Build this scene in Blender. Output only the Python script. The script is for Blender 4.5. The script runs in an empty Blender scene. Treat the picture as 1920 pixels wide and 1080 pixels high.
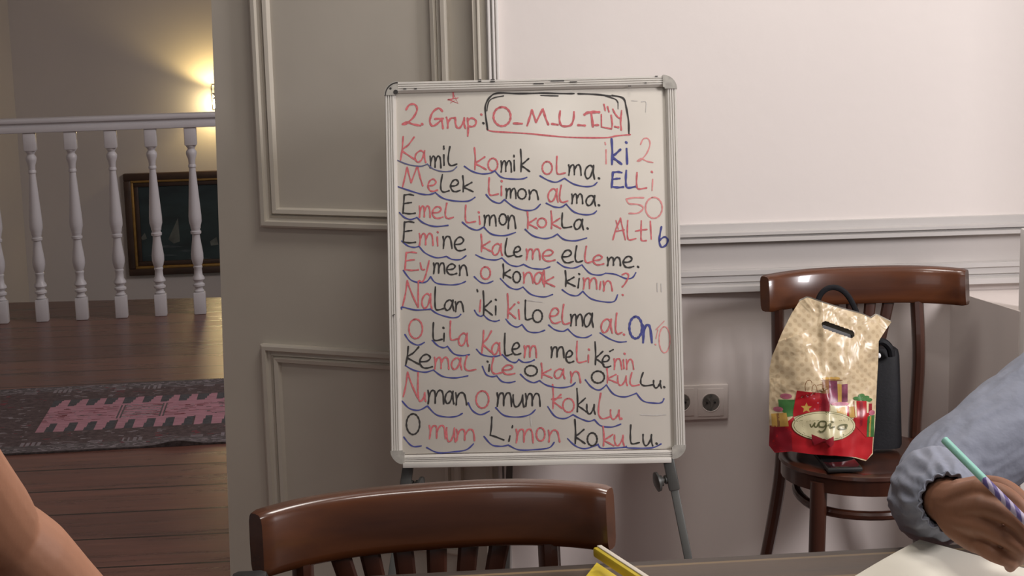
import bpy, bmesh, math, random
from mathutils import Vector, Matrix, noise
random.seed(7)
S = bpy.context.scene
COL = S.collection
R = math.radians

# ------------------------------------------------------------------ camera
FPX = 3200.0
CAM = Vector((0.0, 0.0, 1.52))
PITCH, ROLL = R(9.9), R(1.45)
_F = Vector((0, math.cos(PITCH), -math.sin(PITCH)))
_R0 = Vector((1, 0, 0))
_U0 = Vector((0, math.sin(PITCH), math.cos(PITCH)))
_RR = math.cos(ROLL) * _R0 - math.sin(ROLL) * _U0
_UU = math.sin(ROLL) * _R0 + math.cos(ROLL) * _U0
cd = bpy.data.cameras.new('camera')
cd.sensor_width = 36.0
cd.lens = FPX / 1920 * 36.0
cd.clip_start = 0.05
co = bpy.data.objects.new('camera', cd)
COL.objects.link(co)
M = Matrix.Identity(4)
for i in range(3):
    M[i][0] = _RR[i]; M[i][1] = _UU[i]; M[i][2] = -_F[i]; M[i][3] = CAM[i]
co.matrix_world = M
S.camera = co

# ------------------------------------------------------------------ world, lights, exposure
S.view_settings.view_transform = 'Standard'
S.view_settings.look = 'None'
S.view_settings.gamma = 1
S.view_settings.use_curve_mapping = False
S.view_settings.exposure = 0.03
W = bpy.data.worlds.new('world'); S.world = W; W.use_nodes = True
bg = W.node_tree.nodes['Background']
bg.inputs[0].default_value = (0.95, 0.93, 0.95, 1)
bg.inputs[1].default_value = 0.13

def area(name, loc, target, sx, sy, power, color, spread=180):
    l = bpy.data.lights.new(name, 'AREA'); l.shape = 'RECTANGLE'
    l.size = sx; l.size_y = sy; l.energy = power; l.color = color
    l.spread = R(spread)
    o = bpy.data.objects.new(name, l); COL.objects.link(o)
    o.location = loc
    d = Vector(target) - Vector(loc)
    o.rotation_euler = d.to_track_quat('-Z', 'Y').to_euler()
    return o
area('window_daylight', (2.75, 1.75, 2.15), (0.3, 4.2, 1.3), 0.55, 0.9, 82, (0.97, 0.93, 0.95))
area('ceiling_light', (0.45, 2.95, 3.12), (0.45, 2.95, 0), 0.6, 0.6, 24, (1.0, 0.95, 0.90))
area('table_ceiling_light', (0.30, 1.35, 3.12), (0.30, 1.35, 0), 0.45, 0.3, 13, (1.0, 0.95, 0.90))
area('rear_fill_light', (-0.6, -1.6, 2.6), (0.0, 3.5, 1.2), 2.2, 1.2, 9, (0.98, 0.98, 1.0))  # soft fill added high behind the camera to raise the ambient level
area('hall_daylight', (1.4, 6.4, 2.9), (-1.4, 7.6, 0.0), 1.4, 1.4, 78, (1.0, 0.93, 0.95))

# ------------------------------------------------------------------ photo geometry helpers
def ray(px, py):
    return (_F + (px - 960) / FPX * _RR + (540 - py) / FPX * _UU)
def at_y(px, py, Y):
    d = ray(px, py); return CAM + d * (Y / d.y)
def at_z(px, py, z):
    d = ray(px, py); return CAM + d * ((z - CAM.z) / d.z)
def at_plane(px, py, p, n):
    d = ray(px, py); return CAM + d * ((Vector(p) - CAM).dot(n) / d.dot(n))

# ------------------------------------------------------------------ materials
def mat(name, color, rough=0.6, metal=0.0, var=0.0, scale=6.0, bump=0.0, bscale=None, coat=0.0,
        stretch=None, color2=None, spec=0.5):
    m = bpy.data.materials.new(name); m.use_nodes = True
    nt = m.node_tree; b = nt.nodes['Principled BSDF']
    c = tuple(color) + (1,)
    b.inputs['Base Color'].default_value = c
    b.inputs['Roughness'].default_value = rough
    b.inputs['Metallic'].default_value = metal
    b.inputs['Coat Weight'].default_value = coat
    b.inputs['Specular IOR Level'].default_value = spec
    if var or bump:
        tc = nt.nodes.new('ShaderNodeTexCoord'); mp = nt.nodes.new('ShaderNodeMapping')
        if stretch: mp.inputs['Scale'].default_value = stretch
        nt.links.new(tc.outputs['Object'], mp.inputs['Vector'])
    if var:
        n = nt.nodes.new('ShaderNodeTexNoise'); n.inputs['Scale'].default_value = scale
        n.inputs['Detail'].default_value = 5
        nt.links.new(mp.outputs['Vector'], n.inputs['Vector'])
        r = nt.nodes.new('ShaderNodeValToRGB')
        c2 = color2 or tuple(x * (1 - var) for x in color)
        c1 = tuple(min(1, x * (1 + var * 0.5)) for x in color) if not color2 else tuple(color)
        r.color_ramp.elements[0].position = 0.32; r.color_ramp.elements[1].position = 0.68
        r.color_ramp.elements[0].color = tuple(c2) + (1,)
        r.color_ramp.elements[1].color = tuple(c1) + (1,)
        nt.links.new(n.outputs['Fac'], r.inputs['Fac'])
        nt.links.new(r.outputs['Color'], b.inputs['Base Color'])
    if bump:
        n2 = nt.nodes.new('ShaderNodeTexNoise'); n2.inputs['Scale'].default_value = bscale or scale
        n2.inputs['Detail'].default_value = 4
        nt.links.new(mp.outputs['Vector'], n2.inputs['Vector'])
        bp = nt.nodes.new('ShaderNodeBump'); bp.inputs['Strength'].default_value = bump
        bp.inputs['Distance'].default_value = 0.01
        nt.links.new(n2.outputs['Fac'], bp.inputs['Height'])
        nt.links.new(bp.outputs['Normal'], b.inputs['Normal'])
    return m

def emit(name, color, strength):
    m = bpy.data.materials.new(name); m.use_nodes = True
    b = m.node_tree.nodes['Principled BSDF']
    b.inputs['Base Color'].default_value = (1, 1, 1, 1)
    b.inputs['Emission Color'].default_value = tuple(color) + (1,)
    b.inputs['Emission Strength'].default_value = strength
    return m

def plank_mat(name, ang, length, width, c1, c2, seam, rough, grain=0.35, gscale=3.0, gstretch=(0.6, 14, 1), loc=(0, 0, 0), msize=0.006, rvar=0.15):
    m = bpy.data.materials.new(name); m.use_nodes = True
    nt = m.node_tree; b = nt.nodes['Principled BSDF']
    tc = nt.nodes.new('ShaderNodeTexCoord'); mp = nt.nodes.new('ShaderNodeMapping')
    mp.inputs['Rotation'].default_value = (0, 0, -ang); mp.inputs['Location'].default_value = loc
    nt.links.new(tc.outputs['Object'], mp.inputs['Vector'])
    br = nt.nodes.new('ShaderNodeTexBrick')
    br.inputs['Scale'].default_value = 1.0
    br.inputs['Brick Width'].default_value = length; br.inputs['Row Height'].default_value = width
    br.inputs['Mortar Size'].default_value = msize; br.inputs['Mortar Smooth'].default_value = 0.3
    br.inputs['Color1'].default_value = tuple(c1) + (1,); br.inputs['Color2'].default_value = tuple(c2) + (1,)
    br.inputs['Mortar'].default_value = tuple(seam) + (1,)
    br.offset = 0.37
    nt.links.new(mp.outputs['Vector'], br.inputs['Vector'])
    mp2 = nt.nodes.new('ShaderNodeMapping'); mp2.inputs['Scale'].default_value = gstretch
    nt.links.new(mp.outputs['Vector'], mp2.inputs['Vector'])
    n = nt.nodes.new('ShaderNodeTexNoise'); n.inputs['Scale'].default_value = gscale
    n.inputs['Detail'].default_value = 6; n.inputs['Roughness'].default_value = 0.6
    nt.links.new(mp2.outputs['Vector'], n.inputs['Vector'])
    r = nt.nodes.new('ShaderNodeValToRGB')
    r.color_ramp.elements[0].position = 0.3; r.color_ramp.elements[1].position = 0.72
    lo = 1 - grain; hi = 1 + grain
    r.color_ramp.elements[0].color = (lo, lo, lo, 1); r.color_ramp.elements[1].color = (hi, hi, hi, 1)
    nt.links.new(n.outputs['Fac'], r.inputs['Fac'])
    mx = nt.nodes.new('ShaderNodeMix'); mx.data_type = 'RGBA'; mx.blend_type = 'MULTIPLY'
    mx.inputs['Factor'].default_value = 1.0
    nt.links.new(br.outputs['Color'], mx.inputs['A']); nt.links.new(r.outputs['Color'], mx.inputs['B'])
    nt.links.new(mx.outputs['Result'], b.inputs['Base Color'])
    mr = nt.nodes.new('ShaderNodeMapRange')
    mr.inputs['To Min'].default_value = rough - rvar; mr.inputs['To Max'].default_value = rough + rvar
    nt.links.new(n.outputs['Fac'], mr.inputs['Value']); nt.links.new(mr.outputs['Result'], b.inputs['Roughness'])
    bp = nt.nodes.new('ShaderNodeBump'); bp.inputs['Strength'].default_value = 0.25; bp.inputs['Distance'].default_value = 0.004
    nt.links.new(n.outputs['Fac'], bp.inputs['Height']); nt.links.new(bp.outputs['Normal'], b.inputs['Normal'])
    return m

M_wall = mat('wall_paint', (0.67, 0.615, 0.58), 0.75, var=0.03, scale=1.5, bump=0.05, bscale=30)
M_dado = mat('dado_paint', (0.63, 0.565, 0.53), 0.6, var=0.04, scale=2, bump=0.05, bscale=30)
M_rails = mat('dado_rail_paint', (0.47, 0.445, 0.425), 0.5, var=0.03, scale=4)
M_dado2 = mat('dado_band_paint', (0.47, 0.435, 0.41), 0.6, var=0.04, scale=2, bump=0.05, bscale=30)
M_trim = mat('trim_paint', (0.66, 0.63, 0.60), 0.45, var=0.03, scale=4)
M_door = mat('door_paint', (0.58, 0.53, 0.45), 0.42, var=0.05, scale=3, bump=0.06, bscale=14)
M_ceil = mat('ceiling_paint', (0.75, 0.73, 0.70), 0.8, var=0.02)
M_hall = mat('hall_wall_paint', (0.57, 0.52, 0.48), 0.7, var=0.06, scale=0.8)
M_rail = mat('balustrade_paint', (0.66, 0.65, 0.66), 0.4, var=0.03, scale=5)
M_floor = plank_mat('floorboards', R(4.2), 9.0, 0.255, (0.170, 0.076, 0.056), (0.110, 0.050, 0.040), (0.013, 0.008, 0.006), 0.30, grain=0.38, loc=(0.3, 0.07, 0), gstretch=(0.7, 7, 1), msize=0.007)
M_table = plank_mat('table_wood', R(4.9), 6.0, 0.075, (0.092, 0.063, 0.044), (0.052, 0.037, 0.029), (0.20, 0.135, 0.07), 0.6, grain=0.3, gstretch=(0.5, 22, 1), loc=(0, 0.013, 0), msize=0.004)
def wood(name, c1, c2, rough=0.22, stretch=(2, 18, 18)):
    return mat(name, c1, rough, var=0.4, scale=1.6, color2=c2, stretch=stretch, coat=0.25)
M_chair = wood('chair_wood', (0.098, 0.030, 0.010), (0.042, 0.013, 0.006), 0.24, (1.5, 14, 14))
M_chair2 = wood('chair_wood_dark', (0.058, 0.018, 0.009), (0.030, 0.010, 0.006), 0.28, (14, 14, 1.5))
M_alu = mat('aluminium_frame', (0.60, 0.57, 0.52), 0.38, metal=0.12, var=0.05, scale=12)
M_cap = mat('grey_plastic_cap', (0.36, 0.34, 0.30), 0.5, var=0.25, scale=60)
M_board = mat('board_enamel', (0.57, 0.53, 0.465), 0.28, var=0.06, scale=5)
M_steel = mat('easel_grey_metal', (0.10, 0.10, 0.092), 0.45, metal=0.3, var=0.1, scale=10)
M_black = mat('black_plastic', (0.009, 0.009, 0.009), 0.5, var=0.2, scale=20)
M_red = mat('red_marker_ink', (0.56, 0.13, 0.14), 0.6, var=0.28, scale=160)
M_redthin = mat('faded_red_marker_ink', (0.66, 0.26, 0.25), 0.6, var=0.2, scale=120)
M_ink = mat('black_marker_ink', (0.030, 0.026, 0.024), 0.55, var=0.4, scale=120)
M_blue = mat('blue_marker_ink', (0.055, 0.062, 0.24), 0.55, var=0.25, scale=120)
M_navy = mat('dark_blue_marker_ink', (0.10, 0.105, 0.22), 0.55, var=0.25, scale=120)
M_smear = mat('erased_ink_smear', (0.52, 0.49, 0.46), 0.5, var=0.2, scale=80)

# ------------------------------------------------------------------ mesh helpers
MW = {}
class MB:
    def __init__(self): self.bm = bmesh.new(); self.mi = 0
    def _f(self, vs):
        try:
            f = self.bm.faces.new(vs); f.material_index = self.mi; f.smooth = True
            return f
        except ValueError: return None
    def box(self, c, s, rot=None, bevel=0.0):
        t = bmesh.new()
        bmesh.ops.create_cube(t, size=1.0)
        for v in t.verts: v.co = Vector((v.co.x * s[0], v.co.y * s[1], v.co.z * s[2]))
        if bevel > 0:
            bmesh.ops.bevel(t, geom=t.edges[:], offset=bevel, segments=2, affect='EDGES', profile=0.5)
        rm = rot if rot is not None else Matrix.Identity(3)
        self.merge(t, lambda p: rm @ p + Vector(c)); t.free(); return self
    def merge(self, t, fn):
        mp = {v: self.bm.verts.new(fn(v.co.copy())) for v in t.verts}
        for f in t.faces: self._f([mp[v] for v in f.verts])
    def tube(self, pts, rad, seg=12, cap=True, sx=1.0, sy=1.0, up=None, dome=False, rfn=None):
        pts = [Vector(p) for p in pts]
        if not isinstance(rad, (list, tuple)): rad = [rad] * len(pts)
        n = len(pts); rings = []; prev = None
        for i, p in enumerate(pts):
            d = (pts[min(i + 1, n - 1)] - pts[max(i - 1, 0)]).normalized()
            if prev is None:
                u = Vector(up) if up is not None else (Vector((0, 0, 1)) if abs(d.z) < 0.9 else Vector((0, 1, 0)))
            else: u = Vector(up) if up is not None else prev
            a = (u - d * u.dot(d)).normalized(); b = d.cross(a); prev = a
            ring = []
            for k in range(seg):
                th = 2 * math.pi * k / seg
                rr = rad[i] * (rfn(i / (n - 1), th) if rfn else 1.0)
                ring.append(self.bm.verts.new(p + a * (math.cos(th) * rr * sx) + b * (math.sin(th) * rr * sy)))
            rings.append(ring)
        for i in range(n - 1):
            for k in range(seg):
                self._f([rings[i][k], rings[i][(k + 1) % seg], rings[i + 1][(k + 1) % seg], rings[i + 1][k]])
        if cap:
            self._f(list(reversed(rings[0]))); self._f(rings[-1])
        return self
    def loop(self, pts, r, seg=10, sx=1, sy=1):     # closed ring
        pts = [Vector(p) for p in pts]; n = len(pts); rings = []
        for i, p in enumerate(pts):
            d = (pts[(i + 1) % n] - pts[i - 1]).normalized()
            a = (Vector((0, 0, 1)) - d * d.z).normalized(); b = d.cross(a)
            rings.append([self.bm.verts.new(p + a * (math.cos(2 * math.pi * k / seg) * r * sx) + b * (math.sin(2 * math.pi * k / seg) * r * sy)) for k in range(seg)])
        for i in range(n):
            for k in range(seg):
                self._f([rings[i][k], rings[i][(k + 1) % seg], rings[(i + 1) % n][(k + 1) % seg], rings[(i + 1) % n][k]])
        return self
    def lathe(self, prof, c=(0, 0, 0), seg=20, mtx=None, cap=True):
        c = Vector(c); rings = []
        for r, z in prof:
            ring = []
            for k in range(seg):
                p = Vector((math.cos(2 * math.pi * k / seg) * r, math.sin(2 * math.pi * k / seg) * r, z))
                if mtx: p = mtx @ p
                ring.append(self.bm.verts.new(p + c))
            rings.append(ring)
        for i in range(len(rings) - 1):
            for k in range(seg):
                self._f([rings[i][k], rings[i][(k + 1) % seg], rings[i + 1][(k + 1) % seg], rings[i + 1][k]])
        if cap:
            self._f(list(reversed(rings[0]))); self._f(rings[-1])
        return self
    def prism(self, poly, fn, d0, d1):
        """poly of 2D points; fn(u,v,d)->world; extrude between d0 and d1"""
        a = [self.bm.verts.new(fn(u, v, d0)) for u, v in poly]
        b = [self.bm.verts.new(fn(u, v, d1)) for u, v in poly]
        n = len(poly)
        self._f(a); self._f(list(reversed(b)))
        for i in range(n): self._f([a[i], b[i], b[(i + 1) % n], a[(i + 1) % n]])
        return self
    def ellipsoid(self, c, r, rot=None, seg=20, rings=12):
        t = bmesh.new(); bmesh.ops.create_uvsphere(t, u_segments=seg, v_segments=rings, radius=1)
        rm = rot if rot is not None else Matrix.Identity(3)
        self.merge(t, lambda p: rm @ Vector((p.x * r[0], p.y * r[1], p.z * r[2])) + Vector(c)); t.free(); return self
    def build(self, name, m, parent=None, flat=False, local=False, autosmooth=35):
        bmesh.ops.recalc_face_normals(self.bm, faces=self.bm.faces[:])
        if parent is not None and not local:
            inv = MW[parent].inverted()
            for v in self.bm.verts: v.co = inv @ v.co
        if flat:
            for f in self.bm.faces: f.smooth = False
        elif autosmooth:
            ca = math.cos(R(autosmooth))
            for e in self.bm.edges:
                if len(e.link_faces) == 2:
                    if e.link_faces[0].normal.dot(e.link_faces[1].normal) < ca: e.smooth = False
        me = bpy.data.meshes.new(name); self.bm.to_mesh(me); self.bm.free()
        for mm in (m if isinstance(m, (list, tuple)) else [m]): me.materials.append(mm)
        o = bpy.data.objects.new(name, me); COL.objects.link(o)
        if parent is not None:
            o.parent = parent; MW[o] = MW[parent]
        else: MW[o] = Matrix.Identity(4)
        return o

def tag(o, label=None, cat=None, group=None, kind=None):
    if label: o['label'] = label
    if cat: o['category'] = cat
    if group: o['group'] = group
    if kind: o['kind'] = kind
    return o
def thing(name, label, cat, loc=(0, 0, 0), rz=0.0, group=None):
    o = bpy.data.objects.new(name, None); COL.objects.link(o)
    o.empty_display_size = 0.05
    o.location = loc; o.rotation_euler = (0, 0, rz)
    MW[o] = Matrix.Translation(Vector(loc)) @ Matrix.Rotation(rz, 4, 'Z')
    return tag(o, label, cat, group)
def struct(name, mb, m, flat=True, label=None, parent=None):
    o = mb.build(name, m, parent, flat=flat)
    if parent is None: o['kind'] = 'structure'
    if label: o['label'] = label
    return o
def copy_tree(o, parent=None):
    c = o.copy(); COL.objects.link(c)
    if parent is not None: c.parent = parent
    for ch in list(o.children): copy_tree(ch, c)
    return c
def spline(pts, n=8):
    pts = [Vector(p) for p in pts]
    if len(pts) < 3:
        return [pts[0].lerp(pts[-1], t / n) for t in range(n + 1)]
    out = []
    for i in range(len(pts) - 1):
        p0 = pts[max(i - 1, 0)]; p1 = pts[i]; p2 = pts[i + 1]; p3 = pts[min(i + 2, len(pts) - 1)]
        for k in range(n):
            t = k / n
            out.append(0.5 * ((2 * p1) + (p2 - p0) * t + (2 * p0 - 5 * p1 + 4 * p2 - p3) * t * t + (3 * p1 - p0 - 3 * p2 + p3) * t ** 3))
    out.append(pts[-1]); return out
def frame3(x, y, z):
    m = Matrix.Identity(3)
    for i in range(3): m[i][0] = x[i]; m[i][1] = y[i]; m[i][2] = z[i]
    return m

# ------------------------------------------------------------------ setting: planes
WY = R(2.5)                                         # room wall direction
WD = Vector((math.cos(WY), math.sin(WY), 0)); WN = Vector((math.sin(WY), -math.cos(WY), 0))
W0 = at_y(1337, 752, 3.98); W0.z = 0
def wall_pt(px, py): return at_plane(px, py, W0, WN)
def wall_s(px, py): return (wall_pt(px, py) - W0).dot(WD)
def wl(s, z, out=0.0): return W0 + WD * s + WN * out + Vector((0, 0, z))
S_left = wall_s(937, 300)                           # wall begins right of the door casing
S_open = S_left - 1.95                              # far jamb of the double doorway
CEIL = 3.15
Wrot = frame3(WD, -WN, Vector((0, 0, 1)))
def wbox(s0, s1, z0, z1, o0, o1, mb=None, bevel=0.0):
    mb = mb or MB()
    mb.box(wl((s0 + s1) / 2, (z0 + z1) / 2, (o0 + o1) / 2), (s1 - s0, abs(o1 - o0), z1 - z0), Wrot, bevel); return mb

z_a, z_b = wall_pt(1280, 421).z, wall_pt(1280, 455).z     # upper dado rail
z_c, z_d = wall_pt(1280, 507).z, wall_pt(1280, 548).z     # lower dado rail
fl = MB().box((0, 4.2, -0.05), (9, 8.9, 0.1))
struct('floor', fl, M_floor)
struct('ceiling', MB().box((0, 5.0, CEIL + 0.05), (9, 13.5, 0.1)), M_ceil)
mb = MB()
wbox(S_left - 0.03, 2.0, 0, CEIL, 0.0, -0.22, mb)
struct('wall_back', mb, M_wall)
mb = MB()
wbox(S_open - 3.0, S_open, 0, CEIL, 0.0, -0.22, mb)
wbox(S_open, S_left - 0.03, 2.75, CEIL, 0.0, -0.22, mb)
struct('wall_left', mb, M_wall)
def moulding(s0, s1, z0, z1, steps, name, m):
    """horizontal moulding: list of (frac0, frac1, depth)"""
    mb = MB()
    prof = [(0.0, 0.0)]
    for a, b, d in steps: prof += [(a, d), (b, d)]
    prof += [(1.0, 0.0)]
    rows = []
    for s in (s0, s1): rows.append([mb.bm.verts.new(wl(s, z1 + (z0 - z1) * f, d + 0.0)) for f, d in prof])
    for i in range(len(prof) - 1): mb._f([rows[0][i], rows[0][i + 1], rows[1][i + 1], rows[1][i]])
    mb._f(rows[0]); mb._f(list(reversed(rows[1])))
    return struct(name, mb, m)
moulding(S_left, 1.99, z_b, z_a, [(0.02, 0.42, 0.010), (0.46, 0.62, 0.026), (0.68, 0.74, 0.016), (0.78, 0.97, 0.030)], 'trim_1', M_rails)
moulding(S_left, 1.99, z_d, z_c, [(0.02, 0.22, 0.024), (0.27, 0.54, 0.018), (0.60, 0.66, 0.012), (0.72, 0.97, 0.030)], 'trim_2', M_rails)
moulding(S_left, 1.99, 0.0, 0.09, [(0.02, 0.15, 0.012), (0.2, 1.0, 0.02)], 'baseboard_back', M_trim)
# dado panel below the lower rail and between rails (thin paint skin on the wall)
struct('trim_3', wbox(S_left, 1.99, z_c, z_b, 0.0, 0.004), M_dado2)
struct('trim_7', wbox(S_left, 1.99, 0.09, z_d, 0.0, 0.004), M_dado)
# door casing: beads beside the wall
sc0, sc1 = wall_s(914, 150), wall_s(937, 150)
mb = MB()
wd_ = sc1 - sc0
wbox(sc0, sc1, 0, 2.85, 0.0, 0.012, mb)
for a, b, o in ((0.08, 0.32, 0.026), (0.46, 0.66, 0.026), (0.76, 1.0, 0.020)):
    wbox(sc0 + wd_ * a, sc0 + wd_ * b, 0, 2.85, 0.010, o, mb, 0.0025)
struct('trim_4', mb, M_trim, flat=False)
mb = MB()
sj0 = wall_s(889, 150)
wbox(sj0, sc0, 0, 2.85, 0.004, -0.10, mb); wbox(wall_s(897, 150), wall_s(903, 150), 0, 2.85, 0.012, 0.0, mb, 0.002)
struct('trim_5', mb, M_door, flat=False)

# low box under the window beside the back chair, and the window post
pt_back = at_plane(1779, 640, W0, WN); ztop = at_plane(1806, 543, W0, WN).z
zt2 = ztop
near = at_z(1911, 584, zt2)
bd = (Vector((near.x, near.y, 0)) - Vector((pt_back.x, pt_back.y, 0)))
mb = MB()
p0 = Vector((pt_back.x, pt_back.y, 0)); p1 = p0 + bd; ex = WD * 0.9
base = [p0, p1, p1 + ex, p0 + ex]
a = [mb.bm.verts.new(p) for p in base]; b = [mb.bm.verts.new(p + Vector((0, 0, zt2))) for p in base]
mb._f(a); mb._f(b)
for i in range(4): mb._f([a[i], b[i], b[(i + 1) % 4], a[(i + 1) % 4]])
struct('trim_8', mb, M_dado, label='low boxed-in sill under the window')
mb = MB()                                            # unseen right wall, added to let daylight through and shade the back wall's end
for y0, y1, z0, z1 in ((-1.0, 0.95, 0, CEIL), (3.02, 4.0, 0, CEIL), (0.95, 3.02, 0, 0.95), (0.95, 3.02, 3.0, CEIL)):
    mb.box((2.07, (y0 + y1) / 2, (z0 + z1) / 2), (0.2, y1 - y0, z1 - z0))
struct('wall_right', mb, M_wall)
mb = MB()  # unseen window frame, its mullion added to cast a soft band on the wall
for y0, y1, z0, z1 in ((0.95, 1.01, .95, 3.0), (2.96, 3.02, .95, 3.0), (1.01, 2.96, .95, 1.01), (1.01, 2.96, 2.94, 3.0), (1.96, 2.02, 1.01, 2.94)):
    mb.box((2.08, (y0 + y1) / 2, (z0 + z1) / 2), (0.06, y1 - y0, z1 - z0))
struct('window_1', mb, M_trim)
mb = MB()
zp = at_y(1915, 432, near.y - 0.02).z
q = p1 - bd.normalized() * 0.0
mb.box((near.x + 0.028, near.y - 0.005, zp / 2), (0.05, 0.05, zp), None, 0.004)
struct('trim_6', mb, M_trim, flat=False)

# ------------------------------------------------------------------ panelled door leaf, swung into the hall
DA = R(22.5)
hinge = wl(wall_s(903, 300), 0, -0.03)
DD = Vector((-math.cos(DA), math.sin(DA), 0)); DN = Vector((-math.sin(DA), -math.cos(DA), 0))
def door_uv(px, py):
    p = at_plane(px, py, hinge, DN); return (p - hinge).dot(DD), p.z
def dp(u, z, out=0.0): return hinge + DD * u + DN * out + Vector((0, 0, z))
uT, zT = door_uv(396, 0); uB, zB = door_uv(432, 1080)
def uedge(z): return uB + (uT - uB) * (z - zB) / (zT - zB)
door = tag(bpy.data.objects.new('door_1', None), 'tall painted double-door leaf with moulded panels, ajar behind the whiteboard')
COL.objects.link(door); door['kind'] = 'structure'; door.location = hinge
MW[door] = Matrix.Translation(hinge)
mb = MB()
mb.prism([(0, 0.008), (uedge(0.008), 0.008), (uedge(2.7), 2.7), (0, 2.7)], lambda u, v, d: dp(u, v, d), 0.0, -0.04)
struct('door_leaf', mb, M_door, parent=door)
def panel_moulding(u0, u1, z0, z1, wd, name):
    """stepped frame moulding; u0>u1"""
    mb = MB()
    prof = [(0, 0), (0.0, 0.016), (0.10, 0.019), (0.30, 0.019), (0.34, 0.009), (0.46, 0.007), (0.58, 0.010), (0.64, 0.005), (0.72, 0.014), (0.92, 0.012), (1.0, 0.0)]
    rings = []
    for f, d in prof:
        o = f * wd
        rings.append([mb.bm.verts.new(dp(u, z, d)) for u, z in ((u0 - o, z0 + o), (u1 + o, z0 + o), (u1 + o, z1 - o), (u0 - o, z1 - o))])
    for i in range(len(rings) - 1):
        for k in range(4): mb._f([rings[i][k], rings[i][(k + 1) % 4], rings[i + 1][(k + 1) % 4], rings[i + 1][k]])
    struct(name, mb, M_door, flat=True, parent=door)
ua, za = door_uv(494, 424); ub, _z = door_uv(846, 150); ui, zi = door_uv(524, 387)
wdm = ua - ui
panel_moulding(ua, ub, za, 2.55, wdm, 'panel_moulding')
uc, zc = door_uv(494, 643)
panel_moulding(uc, ub, 0.16, zc, wdm, 'panel_moulding')

# ------------------------------------------------------------------ hall beyond: wall, balustrade, rug, painting, lamp
HY = R(5.0)
HD = Vector((math.cos(HY), math.sin(HY), 0)); HN = Vector((math.sin(HY), -math.cos(HY), 0))
H0 = at_y(200, 300, 11.2); H0.z = 0
def hp(px, py): return at_plane(px, py, H0, HN)
def hl(s, z, out=0.0): return H0 + HD * s + HN * out + Vector((0, 0, z))
Hrot = frame3(HD, -HN, Vector((0, 0, 1)))
mb = MB(); mb.box(hl(0.5, 0.1, -0.1), (9, 0.2, 6.4), Hrot)
struct('wall_hall', mb, M_hall)
mb = MB(); mb.box((-3.3, 7.8, 0.2), (0.2, 7.4, 6.2)); struct('wall_hall_left', mb, M_hall)
mb = MB(); mb.box((2.6, 7.9, 0.2), (0.2, 7.0, 6.2)); struct('wall_hall_right', mb, M_hall)
mb = MB(); mb.box((0, 10.2, -2.85), (9, 5, 0.1)); struct('floor_stairwell', mb, M_floor)

# balustrade
bpx = [(8, 607.6), (80.7, 603), (157, 599), (231.4, 595), (305, 591.8), (376, 588.8)]
bpos = [at_z(x, y - 1, 0.0) for x, y in bpx]
step = (bpos[-1] - bpos[1]) / 4
bl = bpos[1] - step * 2
B0 = bpos[1] - step
hr = at_y(200, 217, (bpos[2] + step * 0.5).y).z
bal = thing('balustrade', 'white turned-baluster railing at the edge of the hall floor', 'railing', (bpos[3].x, bpos[3].y, 0))
bd_ = step.normalized(); bn_ = Vector((bd_.y, -bd_.x, 0))
Brot = frame3(bd_, -bn_, Vector((0, 0, 1)))
zu = hr - 0.068
mb = MB()
c0 = B0 + step * 3.5
mb.box(c0 + Vector((0, 0, hr - 0.012)), (4.0, 0.085, 0.024), Brot, 0.008)
mb.box(c0 + Vector((0, 0, hr - 0.032)), (4.0, 0.055, 0.018), Brot, 0.003)
mb.box(c0 + Vector((0, 0, hr - 0.053)), (4.0, 0.075, 0.030), Brot, 0.005)
mb.build('handrail', M_rail, bal)
def baluster(p):
    mb = MB()
    hw = 0.029
    def sq(z0, z1): 
        mb.box(p + Vector((0, 0, (z0 + z1) / 2)), (hw * 2, hw * 2, z1 - z0), Brot, 0.005)
    Ht = zu
    sq(0.0, 0.118 * Ht); sq(Ht * 0.905, Ht)
    k = 0.0305
    prof = [(0.7, .118), (0.85, .125), (0.6, .135), (0.62, .145), (0.95, .152), (0.95, .162), (0.62, .170), (0.7, .178), (1.0, .188), (0.95, .198), (0.68, .212),
            (0.62, .245), (0.72, .252), (0.72, .258), (0.62, .262), (0.8, .275), (0.97, .30), (0.98, .325), (0.85, .36), (0.68, .40), (0.60, .425),
            (0.62, .43), (0.82, .434), (0.86, .446), (0.70, .45), (0.72, .46), (0.80, .464), (0.80, .47), (0.85, .478), (1.02, .50), (1.02, .53), (0.92, .58), (0.76, .66), (0.60, .74), (0.52, .775),
            (0.50, .785), (0.62, .79), (0.62, .80), (0.52, .805), (0.58, .83), (0.80, .853), (0.86, .866), (0.78, .875), (0.55, .885), (0.60, .892), (0.80, .90), (0.80, .906)]
    mb.lathe([(r * k, z * Ht) for r, z in prof], p, 18)
    mb.build('baluster', M_rail, bal)
for i in range(-1, 8): baluster(B0 + step * i)
# floor nosing under the balusters
mb = MB(); mb.box(c0 + Vector((0, 0, -0.012)) - bn_ * 0.0, (4.2, 0.10, 0.03), Brot, 0.006)

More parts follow.
